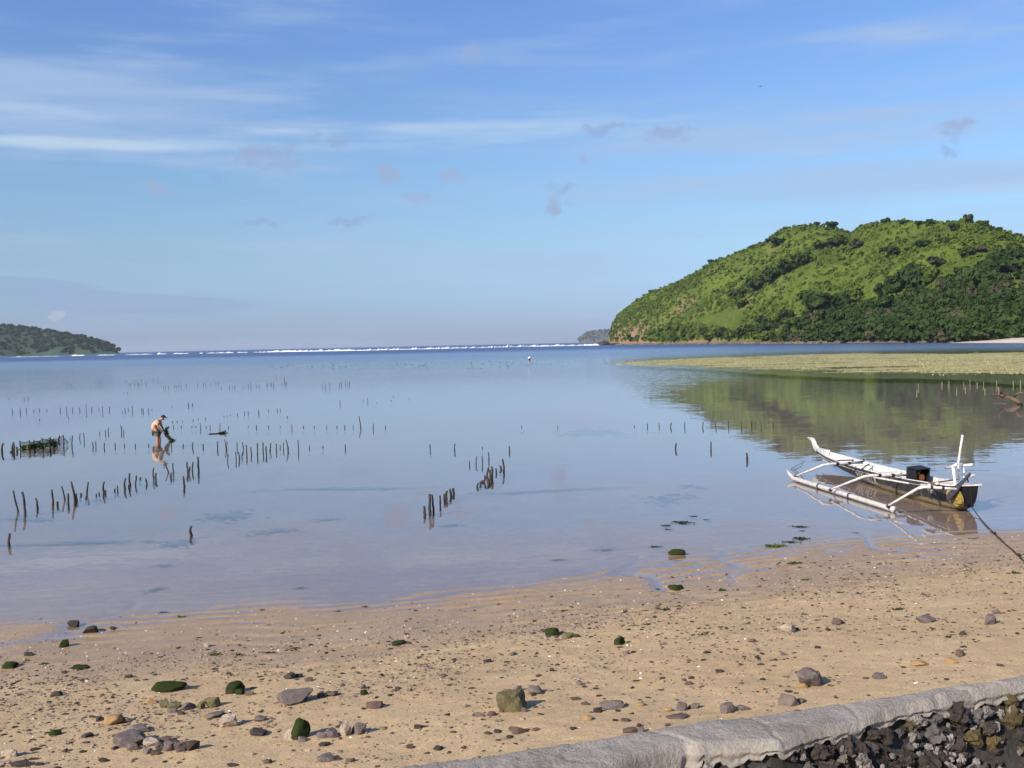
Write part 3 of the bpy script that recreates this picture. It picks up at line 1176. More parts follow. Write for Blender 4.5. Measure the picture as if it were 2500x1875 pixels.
m_cape = plain('cape_ground', (0.030, 0.055, 0.022), 0.95, 0.4, 0.02)
p_, s_ = headland('headland', [(-700, 760), (-300, 770), (-100, 783), (0, 796), (60, 800), (120, 808), (170, 818), (210, 824), (240, 833), (262, 840), (276, 848), (284, 856), (292, 862)],
                  2500, 420, 'low dark wooded headland at the left edge of the sea', 51, 1500, 8.5, m_cape)
p_[:, 2] -= 1.0
scatter_bushes('headland_wood', p_, s_, m_far, 24, 52, 'dark wood covering the far left headland')
m_cape2 = plain('far_cape', (0.045, 0.06, 0.035), 0.95, 0.3, 0.01, (0.15, 0.10, 0.08))
p_, s_ = headland('far_headland', [(1411, 838), (1416, 826), (1424, 818), (1436, 812), (1455, 807), (1478, 806), (1520, 804), (1600, 800), (1700, 806)],
                  8000, 700, 'hazy blue headland beyond the tip of the green hill', 61, 500, 14.0, m_cape2)
scatter_bushes('far_headland_wood', p_, s_, m_far, 14, 62, 'hazy wood on the most distant headland')

# sand spit at the right end of the far shore
m_spit = plain('spit_sand', (0.42, 0.36, 0.30), 0.9, 0.15, 0.6)
sp = []
for a, t_, b in [(2322, 836.6, 837.2), (2370, 833.5, 837), (2420, 830.5, 837), (2470, 825.5, 837.2), (2520, 823, 837.5), (2600, 820, 838), (2750, 818, 842)]:
    f_ = P(a, b)
    sp.append((f_, PY(a, t_, f_.y + 14)))
v, f = [], []
for i, (a, b) in enumerate(sp):
    v += [(a.x, a.y - 2, -0.5), (a.x, a.y + 1, 0.05), ((a.x + b.x) / 2, (a.y + b.y) / 2, b.z * 0.7), (b.x, b.y, b.z), (b.x * 1.08, b.y * 1.08, b.z * 0.8)]
    if i:
        k = i * 5
        f += [(k - 5 + j, k + j, k + j + 1, k - 4 + j) for j in range(4)]
o = obj('sand_spit', mesh_data('sand_spit', v, f, m_spit, True))
tag(o, 'pale sand spit at the right end of the far shore', None, None, 'structure')

# ------------------------------------------------------------------ surf on the reef
m_foam = plain('sea_foam', (0.66, 0.68, 0.71), 0.8, 0.08, 0.5)


def breaker(pts, label, seed, thick=1.0):
    """ragged roll of white water; pts = (px, py foot, height px)"""
    rng = np.random.RandomState(seed)
    a = np.array(pts, float)
    px = np.arange(a[0, 0], a[-1, 0] + 0.1, 0.9)
    py = np.interp(px, a[:, 0], a[:, 1])
    h = np.interp(px, a[:, 0], a[:, 2])
    v, f = [], []
    K = 7
    for i, (x, y, hh) in enumerate(zip(px, py, h)):
        Yw = float(np.interp(x, [0, 300, 650, 900, 1100, 1300, 1424, 1465], [1420, 1350, 1180, 1040, 1060, 1140, 1150, 1110]))
        d_ = ray(x, y)
        g = Vector((d_.x / d_.y * Yw, Yw, 0.0))
        k = g.y / FPX
        hh = hh * k * (0.55 + 0.75 * abs(float(fbm(x * 0.09, seed, 3, seed)) * 1.6 + 0.4)) * rng.uniform(0.45, 1.0)
        wdt = thick * (2.0 + 1.2 * hh)
        for j in range(K):
            an = math.pi * j / (K - 1)
            z = hh * math.sin(an) ** 0.8 * (1 + 0.25 * rng.normal() * (0 < j < K - 1)) - 0.05
            v.append((g.x, g.y - wdt * math.cos(an) + rng.normal() * 0.2, z))
        if i:
            o_ = i * K
            f += [(o_ - K + j, o_ + j, o_ + j + 1, o_ - K + j + 1) for j in range(K - 1)]
    o = obj('breaking_wave', mesh_data('breaking_wave', v, f, m_foam, True))
    tag(o, label, None, None, 'structure')


def H_(px):
    return 866.2 - 0.0214 * px


breaker([(652, 858.5, 3.4), (700, 858, 3.6), (760, 856.5, 3.6), (800, 855, 3), (830, 854.2, 3.6), (880, 853.5, 2.4), (900, 853.8, 4.2), (935, 853.2, 4.6), (973, 852, 5), (978, 852, 3.2), (1040, 851, 3.6),
         (1120, 850, 3.6), (1180, 847.5, 3), (1240, 847, 3.6), (1285, 845.2, 3.0), (1300, 844.3, 4.5), (1322, 843.6, 3), (1360, 842.8, 3.6), (1410, 842.5, 2.5), (1424, 841.8, 1.6)],
        'long white breaker across the middle of the reef', 3)
breaker([(1424, 841.8, 2), (1432, 842.3, 4.2), (1450, 842.1, 4.6), (1462, 841.3, 3)], 'white wave breaking against the tip of the hill', 5)
for i, (a, b, y0, y1, h, lab) in enumerate([
        (172, 208, 870.2, 869.8, 2.4, 'first white breaker in front of the left headland'),
        (238, 282, 869.5, 868.4, 2.2, 'second white breaker by the tip of the left headland'),
        (308, 372, 868.3, 866.5, 1.6, 'thin white breaker right of the left headland'),
        (384, 408, 865.8, 865.2, 3.0, 'short bright breaker in the left part of the reef'),
        (424, 462, 865.8, 864.8, 2.0, 'low breaker left of the gap in the surf line'),
        (488, 496, 863.6, 863.4, 2.0, 'tiny patch of foam in the gap of the surf line'),
        (505, 552, 863.5, 862.6, 1.8, 'thin breaker right of the gap in the surf line'),
        (552, 572, 862.3, 861.8, 3.0, 'small bright crest on the left surf line'),
        (580, 606, 862.2, 861.5, 1.8, 'faint breaker before the long white one'),
        (618, 650, 860.8, 859.4, 2.0, 'short double crest beside the long white breaker'),
        (20, 150, 870.4, 869.6, 0.9, 'faint wash along the foot of the left headland')]):
    breaker([(a, y0, h * 0.3), (a + (b - a) * 0.2, y0, h), ((a + b) / 2, (y0 + y1) / 2, h * 0.8), (b - (b - a) * 0.15, y1, h), (b, y1, h * 0.3)], lab, 20 + i)

# ------------------------------------------------------------------ sea grass flat that dries at low tide
m_flat = plain('flat_seagrass', (0.35, 0.32, 0.155), 0.95, 0.2, 0.35, (0.21, 0.20, 0.085))
OUT_T = np.array([(1505, 887), (1600, 879), (1750, 871), (1900, 866), (2100, 863), (2300, 861), (2500, 859.5), (2800, 855), (3300, 850)], float)
OUT_B = np.array([(1505, 890), (1600, 893), (1700, 897), (1780, 901), (1860, 906), (1930, 909), (2000, 911), (2100, 914), (2250, 915), (2360, 917), (2450, 924), (2600, 930), (2800, 940), (3300, 960)], float)
pxs = np.linspace(1505, 3200, 900)
ts = np.linspace(-0.06, 1.06, 150)
PT = np.interp(pxs, OUT_T[:, 0], OUT_T[:, 1])
PB = np.interp(pxs, OUT_B[:, 0], OUT_B[:, 1])
FT = np.array([P(a, b)[:] for a, b in zip(pxs, PT)])
FB = np.array([P(a, b)[:] for a, b in zip(pxs, PB)])
FX = FB[None, :, 0] + (FT - FB)[None, :, 0] * ts[:, None] ** 1.0
FY = FB[None, :, 1] + (FT - FB)[None, :, 1] * ts[:, None]


def flat_h(X, Y, t):
    e = np.minimum(t, 1 - t) * 1.0
    ridge_ = np.interp(e, [-0.06, 0, 0.06, 0.22], [-0.09, -0.040, -0.010, 0.022])
    return ridge_ + 0.085 * fbm(X / 24.0, Y / 4.5, 4, 131) + 0.03 * fbm(X / 7.0, Y / 7.0, 3, 133) + 0.02 * fbm(X / 1.1, Y / 1.1, 2, 140)


FZ = flat_h(FX, FY, np.repeat(ts[:, None], len(pxs), 1))
nr, nc = FX.shape
ii = np.arange(nr * nc).reshape(nr, nc)
f = np.stack([ii[:-1, :-1].ravel(), ii[:-1, 1:].ravel(), ii[1:, 1:].ravel(), ii[1:, :-1].ravel()], 1)
o = mesh_np('reef_flat', np.stack([FX.ravel(), FY.ravel(), FZ.ravel()], 1), f, m_flat, True)
tag(o, 'drying reef flat before the green hill', None, None, 'structure')
rng = np.random.RandomState(44)
n = 26000
jx = rng.randint(0, nc, n)
it = rng.randint(0, nr, n)
w = FZ[it, jx]
k_ = (w > 0.0)
px_, py_, pz_ = FX[it, jx][k_], FY[it, jx][k_], w[k_]
px_ = px_ + rng.normal(0, 0.25, len(px_))
py_ = py_ + rng.normal(0, 0.45, len(px_))
m_tuft = leafmat('seagrass_tuft', (0.23, 0.21, 0.095), (0.40, 0.365, 0.185))
sz = rng.uniform(0.03, 0.062, len(px_))
q = []
for k in range(3):
    d = rng.normal(0, 1, (len(px_), 3))
    d[:, 2] = np.abs(d[:, 2]) + 0.3
    d /= np.linalg.norm(d, axis=1)[:, None]
    c_ = np.stack([px_, py_, pz_], 1) + d * sz[:, None] * np.array([1.2, 1.2, 0.5])
    q.append(leaf_quads(rng, c_, d, sz, 0.3))
v = np.concatenate(q)
o = mesh_np('seagrass', v, np.arange(len(v)).reshape(-1, 4), m_tuft, False)
tag(o, 'yellow green sea grass on the exposed flat', None, None, 'stuff')
# ------------------------------------------------------------------ haze over the sea
m_haze, nt, out = newmat('haze_air')
pv = N(nt, 'ShaderNodeVolumePrincipled')
pv.inputs['Color'].default_value = (0.78, 0.87, 1.0, 1)
pv.inputs['Density'].default_value = 0.00005
pv.inputs['Anisotropy'].default_value = 0.2
L(nt, pv.outputs[0], out.inputs['Volume'])
hz = MB().box((0, 12000, 60), (54000, 30500, 148)).build('haze', m_haze)
hz.visible_shadow = True
tag(hz, 'thin blue sea haze over the bay', None, None, 'stuff')
# ------------------------------------------------------------------ sea wall in the foreground
m_cap, nt, out = newmat('cement_render')
g = N(nt, 'ShaderNodeNewGeometry')
f1, _ = tnoise(nt, g.outputs['Position'], 3.2, 5, 0.65)
f2, _ = tnoise(nt, g.outputs['Position'], 60.0, 4, 0.7)
f3, _ = tnoise(nt, mapping(nt, g.outputs['Position'], loc=(4, 2, 1), scale=(9, 9, 9)), 1.0, 3, 0.6)
c = ramp(nt, f1, [(0.30, (0.185, 0.162, 0.142)), (0.50, (0.265, 0.236, 0.208)), (0.72, (0.32, 0.292, 0.262))])
c = mixc(nt, 0.7, c, ramp(nt, f2, [(0.3, (0.72, 0.70, 0.68)), (0.5, (1, 1, 1)), (0.7, (1.2, 1.2, 1.2))]), 'MULTIPLY')
c = mixc(nt, math_node(nt, 'MULTIPLY', smooth(nt, f3, 0.64, 0.72), 0.7), c, (0.07, 0.066, 0.062))
c = mixc(nt, math_node(nt, 'MULTIPLY', smooth(nt, f3, 0.36, 0.28), 0.5), c, (0.27, 0.225, 0.165))
b = N(nt, 'ShaderNodeBsdfPrincipled', i_Roughness=0.92)
b.inputs['Specular IOR Level'].default_value = 0.25
L(nt, c, b.inputs['Base Color'])
bm_ = N(nt, 'ShaderNodeBump', i_Strength=0.9, i_Distance=0.012)
L(nt, math_node(nt, 'ADD', f2, math_node(nt, 'MULTIPLY', f3, 0.8)), bm_.inputs['Height'])
L(nt, bm_.outputs[0], b.inputs['Normal'])
L(nt, b.outputs[0], out.inputs[0])
m_mortar = plain('pale_mortar', (0.28, 0.25, 0.23), 0.95, 0.2, 14.0, (0.09, 0.08, 0.07), 0.6, 40.0)
m_core = plain('dark_wall_core', (0.035, 0.032, 0.028), 0.95, 0.5, 6.0, None, 0.8, 30.0)
STONE_MATS = [plain('wall_basalt', (0.036, 0.028, 0.023), 0.85, 0.5, 7.0, None, 0.8, 30.0, objco=False),
              plain('wall_grey_stone', (0.075, 0.068, 0.066), 0.9, 0.45, 7.0, None, 0.8, 30.0),
              plain('wall_ochre_stone', (0.105, 0.075, 0.028), 0.9, 0.5, 6.0, (0.045, 0.038, 0.02), 0.8, 30.0),
              plain('wall_white_shell', (0.70, 0.68, 0.64), 0.7, 0.1, 9.0)]
wall = empty('sea_wall', (_wa.x, _wa.y, 1.1))
tag(wall, 'low sea wall of dark stones with a grey cement cap in the right foreground', 'wall')
wall.rotation_euler = (0, 0, math.atan2(WDIR.y, WDIR.x))
bpy.context.view_layer.update()
WMI = wall.matrix_world.inverted() if False else (Matrix.Translation((_wa.x, _wa.y, 1.1)) @ Matrix.Rotation(math.atan2(WDIR.y, WDIR.x), 4, 'Z')).inverted()
ZT = WALL_Z - 1.1     # local height of the cap top


def wall_tz(px, py, z):
    q = WMI @ P(px, py, z)
    return q.x, -q.y


_ed = [wall_tz(a, b, WALL_Z - 0.045) for a, b in [(1672, 1838), (1700, 1846), (1734, 1841), (1820, 1838), (1905, 1836), (1960, 1815), (2007, 1803), (2060, 1790), (2110, 1776), (2157, 1758), (2220, 1742), (2267, 1735), (2332, 1710), (2414, 1697), (2500, 1686)]]
CT = np.array([-6.0, -0.3, 0.15] + [e[0] for e in _ed] + [5.0])
CWV = np.array([0.36, 0.35, 0.31] + [max(e[1], 0.095) for e in _ed] + [0.11])
BAT = 0.50            # the rubble face leans outwards as it goes down


def cap_w(t):
    return np.interp(t, CT, CWV)


def cap_low(t):
    """lower edge of the cement: an even skirt on the left, a ragged lip on the right"""
    t0 = CT[3]
    z = np.interp(t, [-6, t0 - 0.07, t0 - 0.03, t0 + 0.06, t0 + 0.09, t0 + 0.13, 1.2, 5], [-0.7, -0.5, ZT - 0.09, ZT - 0.08, ZT - 0.16, ZT - 0.08, ZT - 0.075, ZT - 0.07])
    j = 0.022 * fbm(t * 9, t * 0 + 3.3, 3, 160) + 0.050 * np.sign(pn(t * 11, t * 0, 161)) * np.abs(pn(t * 11, t * 0, 161)) ** 0.7 + 0.03 * pn(t * 37, t * 0, 163)
    return np.minimum(z + j, ZT - 0.045)


tl = np.arange(-6.0, 5.0, 0.012)
low = cap_low(tl)
cwl = cap_w(tl) + 0.012 * pn(tl * 3.0, tl * 0 + 0.3, 181)
lip = 0.014 * pn(tl * 4.0, tl * 0 + 0.3, 182) + 0.006 * pn(tl * 31.0, tl * 0 + 0.9, 183)
cv = []
prof = [(-0.012, -0.75), (-0.015, -0.4), (-0.01, -0.1), (0.004, -0.035), (0.02, -0.008)]
nfront = 9
for i, t in enumerate(tl):
    wob = 0.018 * float(pn(t * 1.1, 0.2, 170)) + 0.01 * float(pn(t * 4.5, 0.7, 171))
    sag = 0.02 * float(pn(t * 0.8, 5.2, 172))
    cw = cwl[i]
    pr = prof + [(x, 0.004 * math.sin(x / cw * 3.1)) for x in np.linspace(0.035, cw - 0.025, 14)] + [(cw - 0.010 + lip[i] * 0.3, -0.012), (cw + lip[i] * 0.6, -0.032)]
    for (y, z) in pr:
        cv.append((t, -y - wob * (1 if y < cw / 2 else 0.0), ZT + z + sag))
    zt = ZT - 0.032 + sag
    for k in range(1, nfront + 1):
        z = zt + (low[i] - zt) * k / nfront
        tuck = (0.0, 0.0, 0.004, 0.030)[max(0, k - nfront + 3)]
        cv.append((t, -cw - lip[i] * (0.6 + 0.05 * k) - 0.006 * math.sin(k * 0.9) - 0.10 * (zt - z) + tuck, z - (0.004 if k == nfront else 0)))
cv = np.array(cv)
topm = np.clip((cv[:, 2] - (ZT - 0.05)) / 0.04, 0, 1)
cv[:, 2] += topm * (0.008 * fbm(cv[:, 0] * 3.5, cv[:, 1] * 5, 3, 175) + 0.0045 * fbm(cv[:, 0] * 14, cv[:, 1] * 14, 3, 177))
cv[:, 2] -= 0.010 * np.exp(-(np.abs(pn(cv[:, 0] * 2.2 + cv[:, 1] * 1.5, cv[:, 1] * 3.0, 190)) / 0.02) ** 2)
cv[:, 1] += (1 - topm) * 0.010 * fbm(cv[:, 0] * 12, cv[:, 2] * 12, 3, 178)
npf = len(prof) + 16 + nfront
ii = np.arange(len(cv)).reshape(len(tl), npf)
f = np.stack([ii[:-1, :-1].ravel(), ii[:-1, 1:].ravel(), ii[1:, 1:].ravel(), ii[1:, :-1].ravel()], 1)
o = mesh_np('cement_cap', cv, f, m_cap, True, wall)
# rubble core behind the stones
tc_ = np.arange(-5.9, 4.9, 0.05)
kv = []
for t in tc_:
    cw = float(cap_w(t))
    for (y, z) in ((0.03, -0.6), (0.03, ZT - 0.06), (cw - 0.03, ZT - 0.07), (cw - 0.015 + BAT * 0.3, ZT - 0.37), (cw + BAT * 0.3, -0.6)):
        kv.append((t, -y, z))
kv = np.array(kv)
ii = np.arange(len(kv)).reshape(len(tc_), 5)
f = np.stack([ii[:-1, :-1].ravel(), ii[:-1, 1:].ravel(), ii[1:, 1:].ravel(), ii[1:, :-1].ravel()], 1)
o = mesh_np('rubble_core', kv, f, m_core, False, wall)


def face_y(t, z):
    return float(cap_w(t)) + BAT * min(max(ZT - 0.05 - z, 0.0), 0.32)


rs = random.Random(12)
stone_src = [rock_data('stone', 300 + i, None, 3, 10, 0.55, True, 4.0) for i in range(8)]
STONES = []
for me in stone_src:
    row = []
    for m in STONE_MATS[:3]:
        c_ = me.copy()
        c_.materials.append(m)
        row.append(c_)
    STONES.append(row)
placed = []
for tries in range(9000):
    t = rs.uniform(CT[3] - 0.03, 3.3)
    r = rs.choice([0.020, 0.026, 0.034, 0.042, 0.052])
    zl = float(cap_low(np.array([t]))[0])
    if zl - 0.25 > zl - r * 0.2:
        continue
    z = rs.uniform(0.22, ZT - 0.05)
    if z > zl - r * 0.25:
        continue
    if any((t - a) ** 2 + ((z - b) * 1.12) ** 2 < (0.74 * (r + c_)) ** 2 for a, b, c_ in placed):
        continue
    placed.append((t, z, r))
    k = rs.random()
    mi = 0 if k < 0.60 else (1 if k < 0.84 else 2)
    obj('stone', STONES[rs.randrange(8)][mi], wall, (t, -face_y(t, z) + 0.018 + rs.uniform(-0.012, 0.018), z), (rs.uniform(-1, 1), rs.uniform(-0.7, 0.7), rs.uniform(-0.7, 0.7)),
        (r * rs.uniform(2.0, 3.0), r * rs.uniform(1.6, 2.2), r * rs.uniform(1.7, 2.5)))
    if len(placed) > 270:
        break
for (px, py, w, h, mi, lab) in [(1782, 1862, 74, 40, 2, 'large ochre stone at the bottom of the wall'),
                                (1965, 1834, 84, 28, 1, 'wide rough grey stone under the cement edge')]:
    t, y = wall_tz(px, py, WALL_Z - 0.13)
    k = 4.5 / FPX
    o = obj('stone', STONES[mi * 2][mi], wall, (t, -y, ZT - 0.13), (0.4, 0.1, 0.1), (w * k * 1.1, 0.11, h * k * 1.5))
    o['label'] = lab
t, y = wall_tz(2280, 1742, WALL_Z - 0.10)
o = obj('shell', rock_data('shell', 77, STONE_MATS[3], 2, 6, 0.3, True), wall, (t, -y - 0.01, ZT - 0.10), (0.2, -0.6, 0.2), (0.07, 0.03, 0.03))
# mortar squeezed out between the stones
mb = MB()
for i in range(330):
    t = rs.uniform(0.55, 3.3)
    zl = float(cap_low(np.array([t]))[0])
    z = rs.uniform(0.22, max(0.23, zl - 0.015))
    r = rs.uniform(0.010, 0.030)
    sv_ = stone_src[rs.randrange(8)]
    sx, sz_ = rs.uniform(1.2, 2.6), rs.uniform(1.2, 3.2)
    an = rs.uniform(-1.2, 1.2)
    y0 = -face_y(t, z) + 0.002
    vv = []
    for v_ in sv_.vertices:
        x_, z_ = v_.co.x * sx * r, v_.co.z * sz_ * r
        vv.append((t + x_ * math.cos(an) - z_ * math.sin(an), y0 + v_.co.y * r * 1.6, z + x_ * math.sin(an) + z_ * math.cos(an)))
    mb.add(vv, [tuple(p.vertices) for p in sv_.polygons])
tag(mb.build('mortar', m_mortar, wall, False), kind='stuff')

# ------------------------------------------------------------------ wooden stakes of the seaweed farm
m_stake = plain('weathered_stake', (0.060, 0.046, 0.040), 0.9, 0.4, 14.0, (0.022, 0.020, 0.020))
m_stake_pale = plain('pale_stake', (0.30, 0.24, 0.15), 0.9, 0.25, 9.0)
m_weed = plain('dark_seaweed', (0.016, 0.024, 0.010), 0.8, 0.4, 20.0, (0.03, 0.05, 0.014), spec=0.2, island=0.3)
m_weed_green = plain('green_seaweed', (0.030, 0.055, 0.012), 0.8, 0.4, 20.0, (0.075, 0.11, 0.03), spec=0.2, island=0.4)
STAKES = []
for i in range(10):
    r_ = random.Random(60 + i)
    pts, rad = [], []
    bend = r_.uniform(-0.035, 0.035)
    for j in range(6):
        q = j / 5
        pts.append((bend * math.sin(q * math.pi) + r_.uniform(-0.012, 0.012), r_.uniform(-0.012, 0.012), q))
        rad.append((1.0 - 0.25 * q) * r_.uniform(0.85, 1.15))
    mb = MB()
    vs0 = len(mb.v)
    mb.tube(pts, 0.03, 7)
    # radii are given in metres later through the object scale: keep the unit stake slender
    for a in range(6):
        for b in range(7):
            v_ = Vector(mb.v[a * 7 + b])
            c_ = Vector(pts[a])
            mb.v[a * 7 + b] = tuple(c_ + (v_ - c_) * rad[a])
    STAKES.append((mb.data('stake', m_stake, True), mb.data('stake', m_stake_pale, True)))
_st = random.Random(9)
NSTAKE = 0


def stake(xt, yt, xb, yb, label, group, pale=False, rad=0.022):
    """stake with top (xt, yt) and foot at the water line (xb, yb), in photograph pixels"""
    global NSTAKE
    g = P(xb, yb)
    k = g.length / FPX
    h = max((yb - yt) * k, 0.05)
    dx = (xt - xb) * k
    bed = gz(g.x, g.y)
    top = Vector((g.x + dx, g.y + _st.uniform(-0.1, 0.1) * h, h))
    axis = (top - g)
    foot = g - axis * ((-bed + 0.05) / h) * 1.0
    full = top - foot
    q = full.to_track_quat('Z', 'Y')
    me = _st.choice(STAKES)[1 if pale else 0]
    o = bpy.data.objects.new('wooden_stake', me)
    o.location = foot
    o.rotation_mode = 'QUATERNION'
    from mathutils import Quaternion
    o.rotation_quaternion = q @ Quaternion((0, 0, 1), _st.uniform(0, 6.28))
    s = rad / 0.03 * _st.uniform(0.85, 1.25)
    ln = full.length
    o.scale = (max(s, ln * 0.35), max(s, ln * 0.35), ln) if False else (s, s, ln)
    link(o)
    tag(o, label, 'stake', group)
    NSTAKE += 1
    return o


ORD = ['first', 'second', 'third', 'fourth', 'fifth', 'sixth', 'seventh', 'eighth', 'ninth', 'tenth', 'eleventh', 'twelfth', 'thirteenth', 'fourteenth', 'fifteenth',
       'sixteenth', 'seventeenth', 'eighteenth', 'nineteenth']


def T(ox, oy, sc, items, label, group, **kw):
    items = sorted(items, key=lambda q: q[0])
    base_label = label
    for n_i, it in enumerate(items):
        if 1 < len(items) <= 19:
            label = base_label + ', ' + ORD[n_i] + ' from the left'
        if len(it) == 3:
            it = (it[0], it[1], it[0], it[2])
        a, b, c_, d = it
        stake(ox + a * sc, oy + b * sc, ox + c_ * sc, oy + d * sc, label, group, **kw)


S3 = 650 / 2212
S4 = 800 / 2212
# front curved row, left: the tall ones can be told apart
NEARL = [((120, 860, 150, 1012), 'tall leaning stake, leftmost of the near curved row'), ((192, 868, 212, 1012), 'tall leaning stake second from the left in the near curved row'),
         ((306, 912, 309, 985), 'shorter straight stake third from the left in the near curved row'), ((433, 845, 436, 955), 'tall straight stake fourth from the left in the near curved row'),
         ((516, 815, 537, 912), 'slender stake leaning left, before the pair of thick near stakes'), ((605, 777, 620, 925), 'tallest stake in the middle of the near curved row'),
         ((732, 780, 722, 870), 'stake leaning right just past the tallest of the near curved row'), ((870, 775, 868, 858), 'upright stake standing by itself midway along the near curved row'),
         ((1078, 705, 1085, 795), 'thin curved stake right of the stubby pair in the near curved row'), ((1138, 722, 1130, 795), 'thin stake leaning right near a bent reflection, middle of the near row'),
         ((1280, 657, 1284, 742), 'forked thick stake below the wading person'), ((1375, 620, 1398, 692), 'strongly left-leaning stake below and right of the wading person'),
         ((1437, 620, 1441, 695), 'upright stake right of the strongly leaning one'), ((1650, 565, 1652, 675), 'tall upright stake at the far end of the near curved row'),
         ((1525, 727, 1531, 808), 'single stake standing off in front of the near curved row'), ((1592, 1140, 1598, 1215), 'thick dark stump alone in the shallows of the left foreground'),
         ((82, 1208, 84, 1290), 'lone short stake near the left edge, closest to the beach')]
for c_, lab in NEARL:
    T(0, 950, S3, [c_], lab, 'stakes of the near curved row', rad=0.027)
T(0, 950, S3, [(480, 935, 482, 968), (566, 873, 571, 950), (638, 870, 642, 925), (671, 865, 883), (712, 900, 907), (826, 858, 876), (800, 880, 886), (880, 840, 868), (955, 828, 846), (978, 803, 840),
               (1045, 745, 825), (1070, 795, 816), (1170, 733, 746), (1213, 742, 786), (1293, 700, 1296, 755), (1422, 695, 733), (1555, 607, 1556, 688), (1578, 645, 1566, 705), (1606, 607, 680)],
  'short dark stake of the near curved row', 'short stakes of the near curved row', rad=0.027)
# row through the net pen and behind the person's feet
T(0, 950, S3, [(582, 400, 414), (604, 392, 475), (666, 370, 408), (697, 368, 425), (770, 445, 482), (795, 437, 478), (870, 447, 484), (957, 450, 478), (1037, 455, 474), (1125, 455, 478), (1233, 458, 473),
               (1424, 452, 485), (1524, 457, 477), (1605, 440, 486), (1690, 458, 485)],
  'small stake in the line before the wading person', 'stakes in front of the wading person')
T(0, 950, S3, [(1810, 435, 495), (1872, 420, 1876, 498), (1888, 435, 1884, 495), (1970, 445, 490), (2018, 442, 495), (2050, 465, 2052, 545), (2087, 485, 2088, 545), (2140, 450, 525), (2188, 445, 520),
               (1897, 545, 600), (1958, 523, 1960, 590), (1983, 525, 582), (2015, 525, 562)],
  'stake in the dense cluster right of the wading person', 'dense cluster of stakes right of the person')
T(600, 950, S4, [(36, 392, 435), (78, 365, 435), (118, 362, 425), (140, 388, 440), (170, 365, 164, 415), (207, 370, 415), (232, 378, 396), (255, 362, 258, 405), (275, 342, 281, 415), (288, 385, 415), (356, 345, 415)],
  'stake in the right half of the dense cluster', 'right half of the dense cluster')
T(600, 950, S4, [(431, 380, 400), (520, 383, 392), (672, 373, 402), (1245, 373, 410), (1411, 370, 412), (1597, 392, 398)],
  'widely spaced small stake in the middle of the bay', 'widely spaced mid-bay stakes')
stake(600 + 1780 * S4, 950 + 385 * S4, 600 + 1780 * S4, 950 + 420 * S4, 'small stake with crossed twigs above the right stake cluster', 'widely spaced mid-bay stakes')
# line at the person's waist height and beyond
T(0, 950, S3, [(829, 355, 370), (878, 340, 876, 370), (901, 322, 360), (1008, 300, 1010, 350), (1028, 340, 374)],
  'stake of the small group left of the wading person', 'small group left of the person')
T(0, 950, S3, [(1443, 300, 322), (1507, 303, 318), (1595, 308, 315), (1627, 308, 315), (1665, 282, 325), (1713, 308, 318), (1745, 298, 322), (1830, 285, 1831, 335), (1900, 308, 322), (2062, 308, 315), (2130, 300, 322)],
  'little stake in the line level with the wading person', 'line of stakes level with the person')
T(600, 950, S4, [(71, 245, 260), (154, 246, 260), (234, 250, 258), (311, 240, 268), (389, 248, 259), (463, 248, 259), (547, 245, 260), (616, 248, 259), (668, 242, 260), (726, 243, 260), (862, 233, 268), (942, 245, 260)],
  'little stake in the line right of the floating weed', 'line of stakes right of the floating weed')
stake(600 + 766 * S4, 950 + 183 * S4, 600 + 776 * S4, 950 + 258 * S4, 'tall reddish pole leaning left, standing alone in the middle of the bay', 'line of stakes right of the floating weed')
T(600, 950, S4, [(1863, 248, 255), (2108, 243, 260)], 'isolated tiny stake right of the middle of the bay', 'isolated tiny stakes')
T(0, 950, S3, [(1435, 268, 275), (1472, 266, 272), (1518, 262, 268), (1605, 248, 261), (1650, 244, 250), (1705, 236, 247), (1860, 220, 229), (1887, 220, 226), (1912, 213, 219), (1973, 200, 214), (2030, 188, 206), (2060, 190, 206), (2150, 173, 198)],
  'tiny stake in the slanting line behind the wading person', 'slanting line behind the person')
T(600, 950, S4, [(16, 150, 166), (88, 143, 168), (151, 140, 149), (213, 130, 146), (232, 128, 144), (280, 182, 190), (635, 75, 103), (793, 70, 80), (823, 60, 86), (883, 88, 93), (981, 72, 80), (996, 48, 54), (1102, 60, 68)],
  'tiny stake at the far end of the slanting line', 'far end of the slanting line')
T(0, 950, S3, [(100, 165, 193), (168, 158, 193), (219, 160, 188), (278, 172, 184), (325, 163, 179), (389, 167, 179), (500, 158, 184), (556, 150, 188), (605, 155, 178), (661, 155, 178), (717, 132, 716, 182), (763, 150, 174)], 'small stake in the left half of the line behind the pen', 'left half of the line behind the net pen')
T(0, 950, S3, [(822, 160, 174), (853, 145, 188), (910, 150, 908, 176), (1020, 185, 197), (1040, 160, 184), (1066, 160, 174), (1100, 145, 183), (1178, 155, 179), (1190, 160, 188), (1233, 160, 188), (1262, 165, 174),
               (569, 230, 239), (328, 248, 256), (1428, 138, 147), (1567, 115, 138), (1598, 118, 131)],
  'small stake in the right half of the line behind the pen', 'right half of the line behind the net pen')
S7 = 700 / 2212
T(0, 650, S7, [(510, 905, 917), (530, 908, 917), (549, 908, 919), (740, 895, 904), (762, 893, 904), (781, 890, 904)], 'tiny stake at the left end of the farthest rows', 'left end of the farthest rows', rad=0.024)
T(0, 650, S7, [(975, 882, 889), (1032, 875, 887), (1048, 875, 887), (1066, 875, 887), (1091, 870, 887),
               (993, 905, 919), (1007, 905, 919), (1038, 905, 919), (1063, 900, 919), (1077, 900, 919), (1130, 898, 911), (1183, 866, 882), (1217, 866, 879), (1262, 930, 939), (1277, 928, 939), (1299, 920, 941)], 'tiny stake in the first dense clump of the farthest rows', 'first dense clump of the farthest rows', rad=0.024)
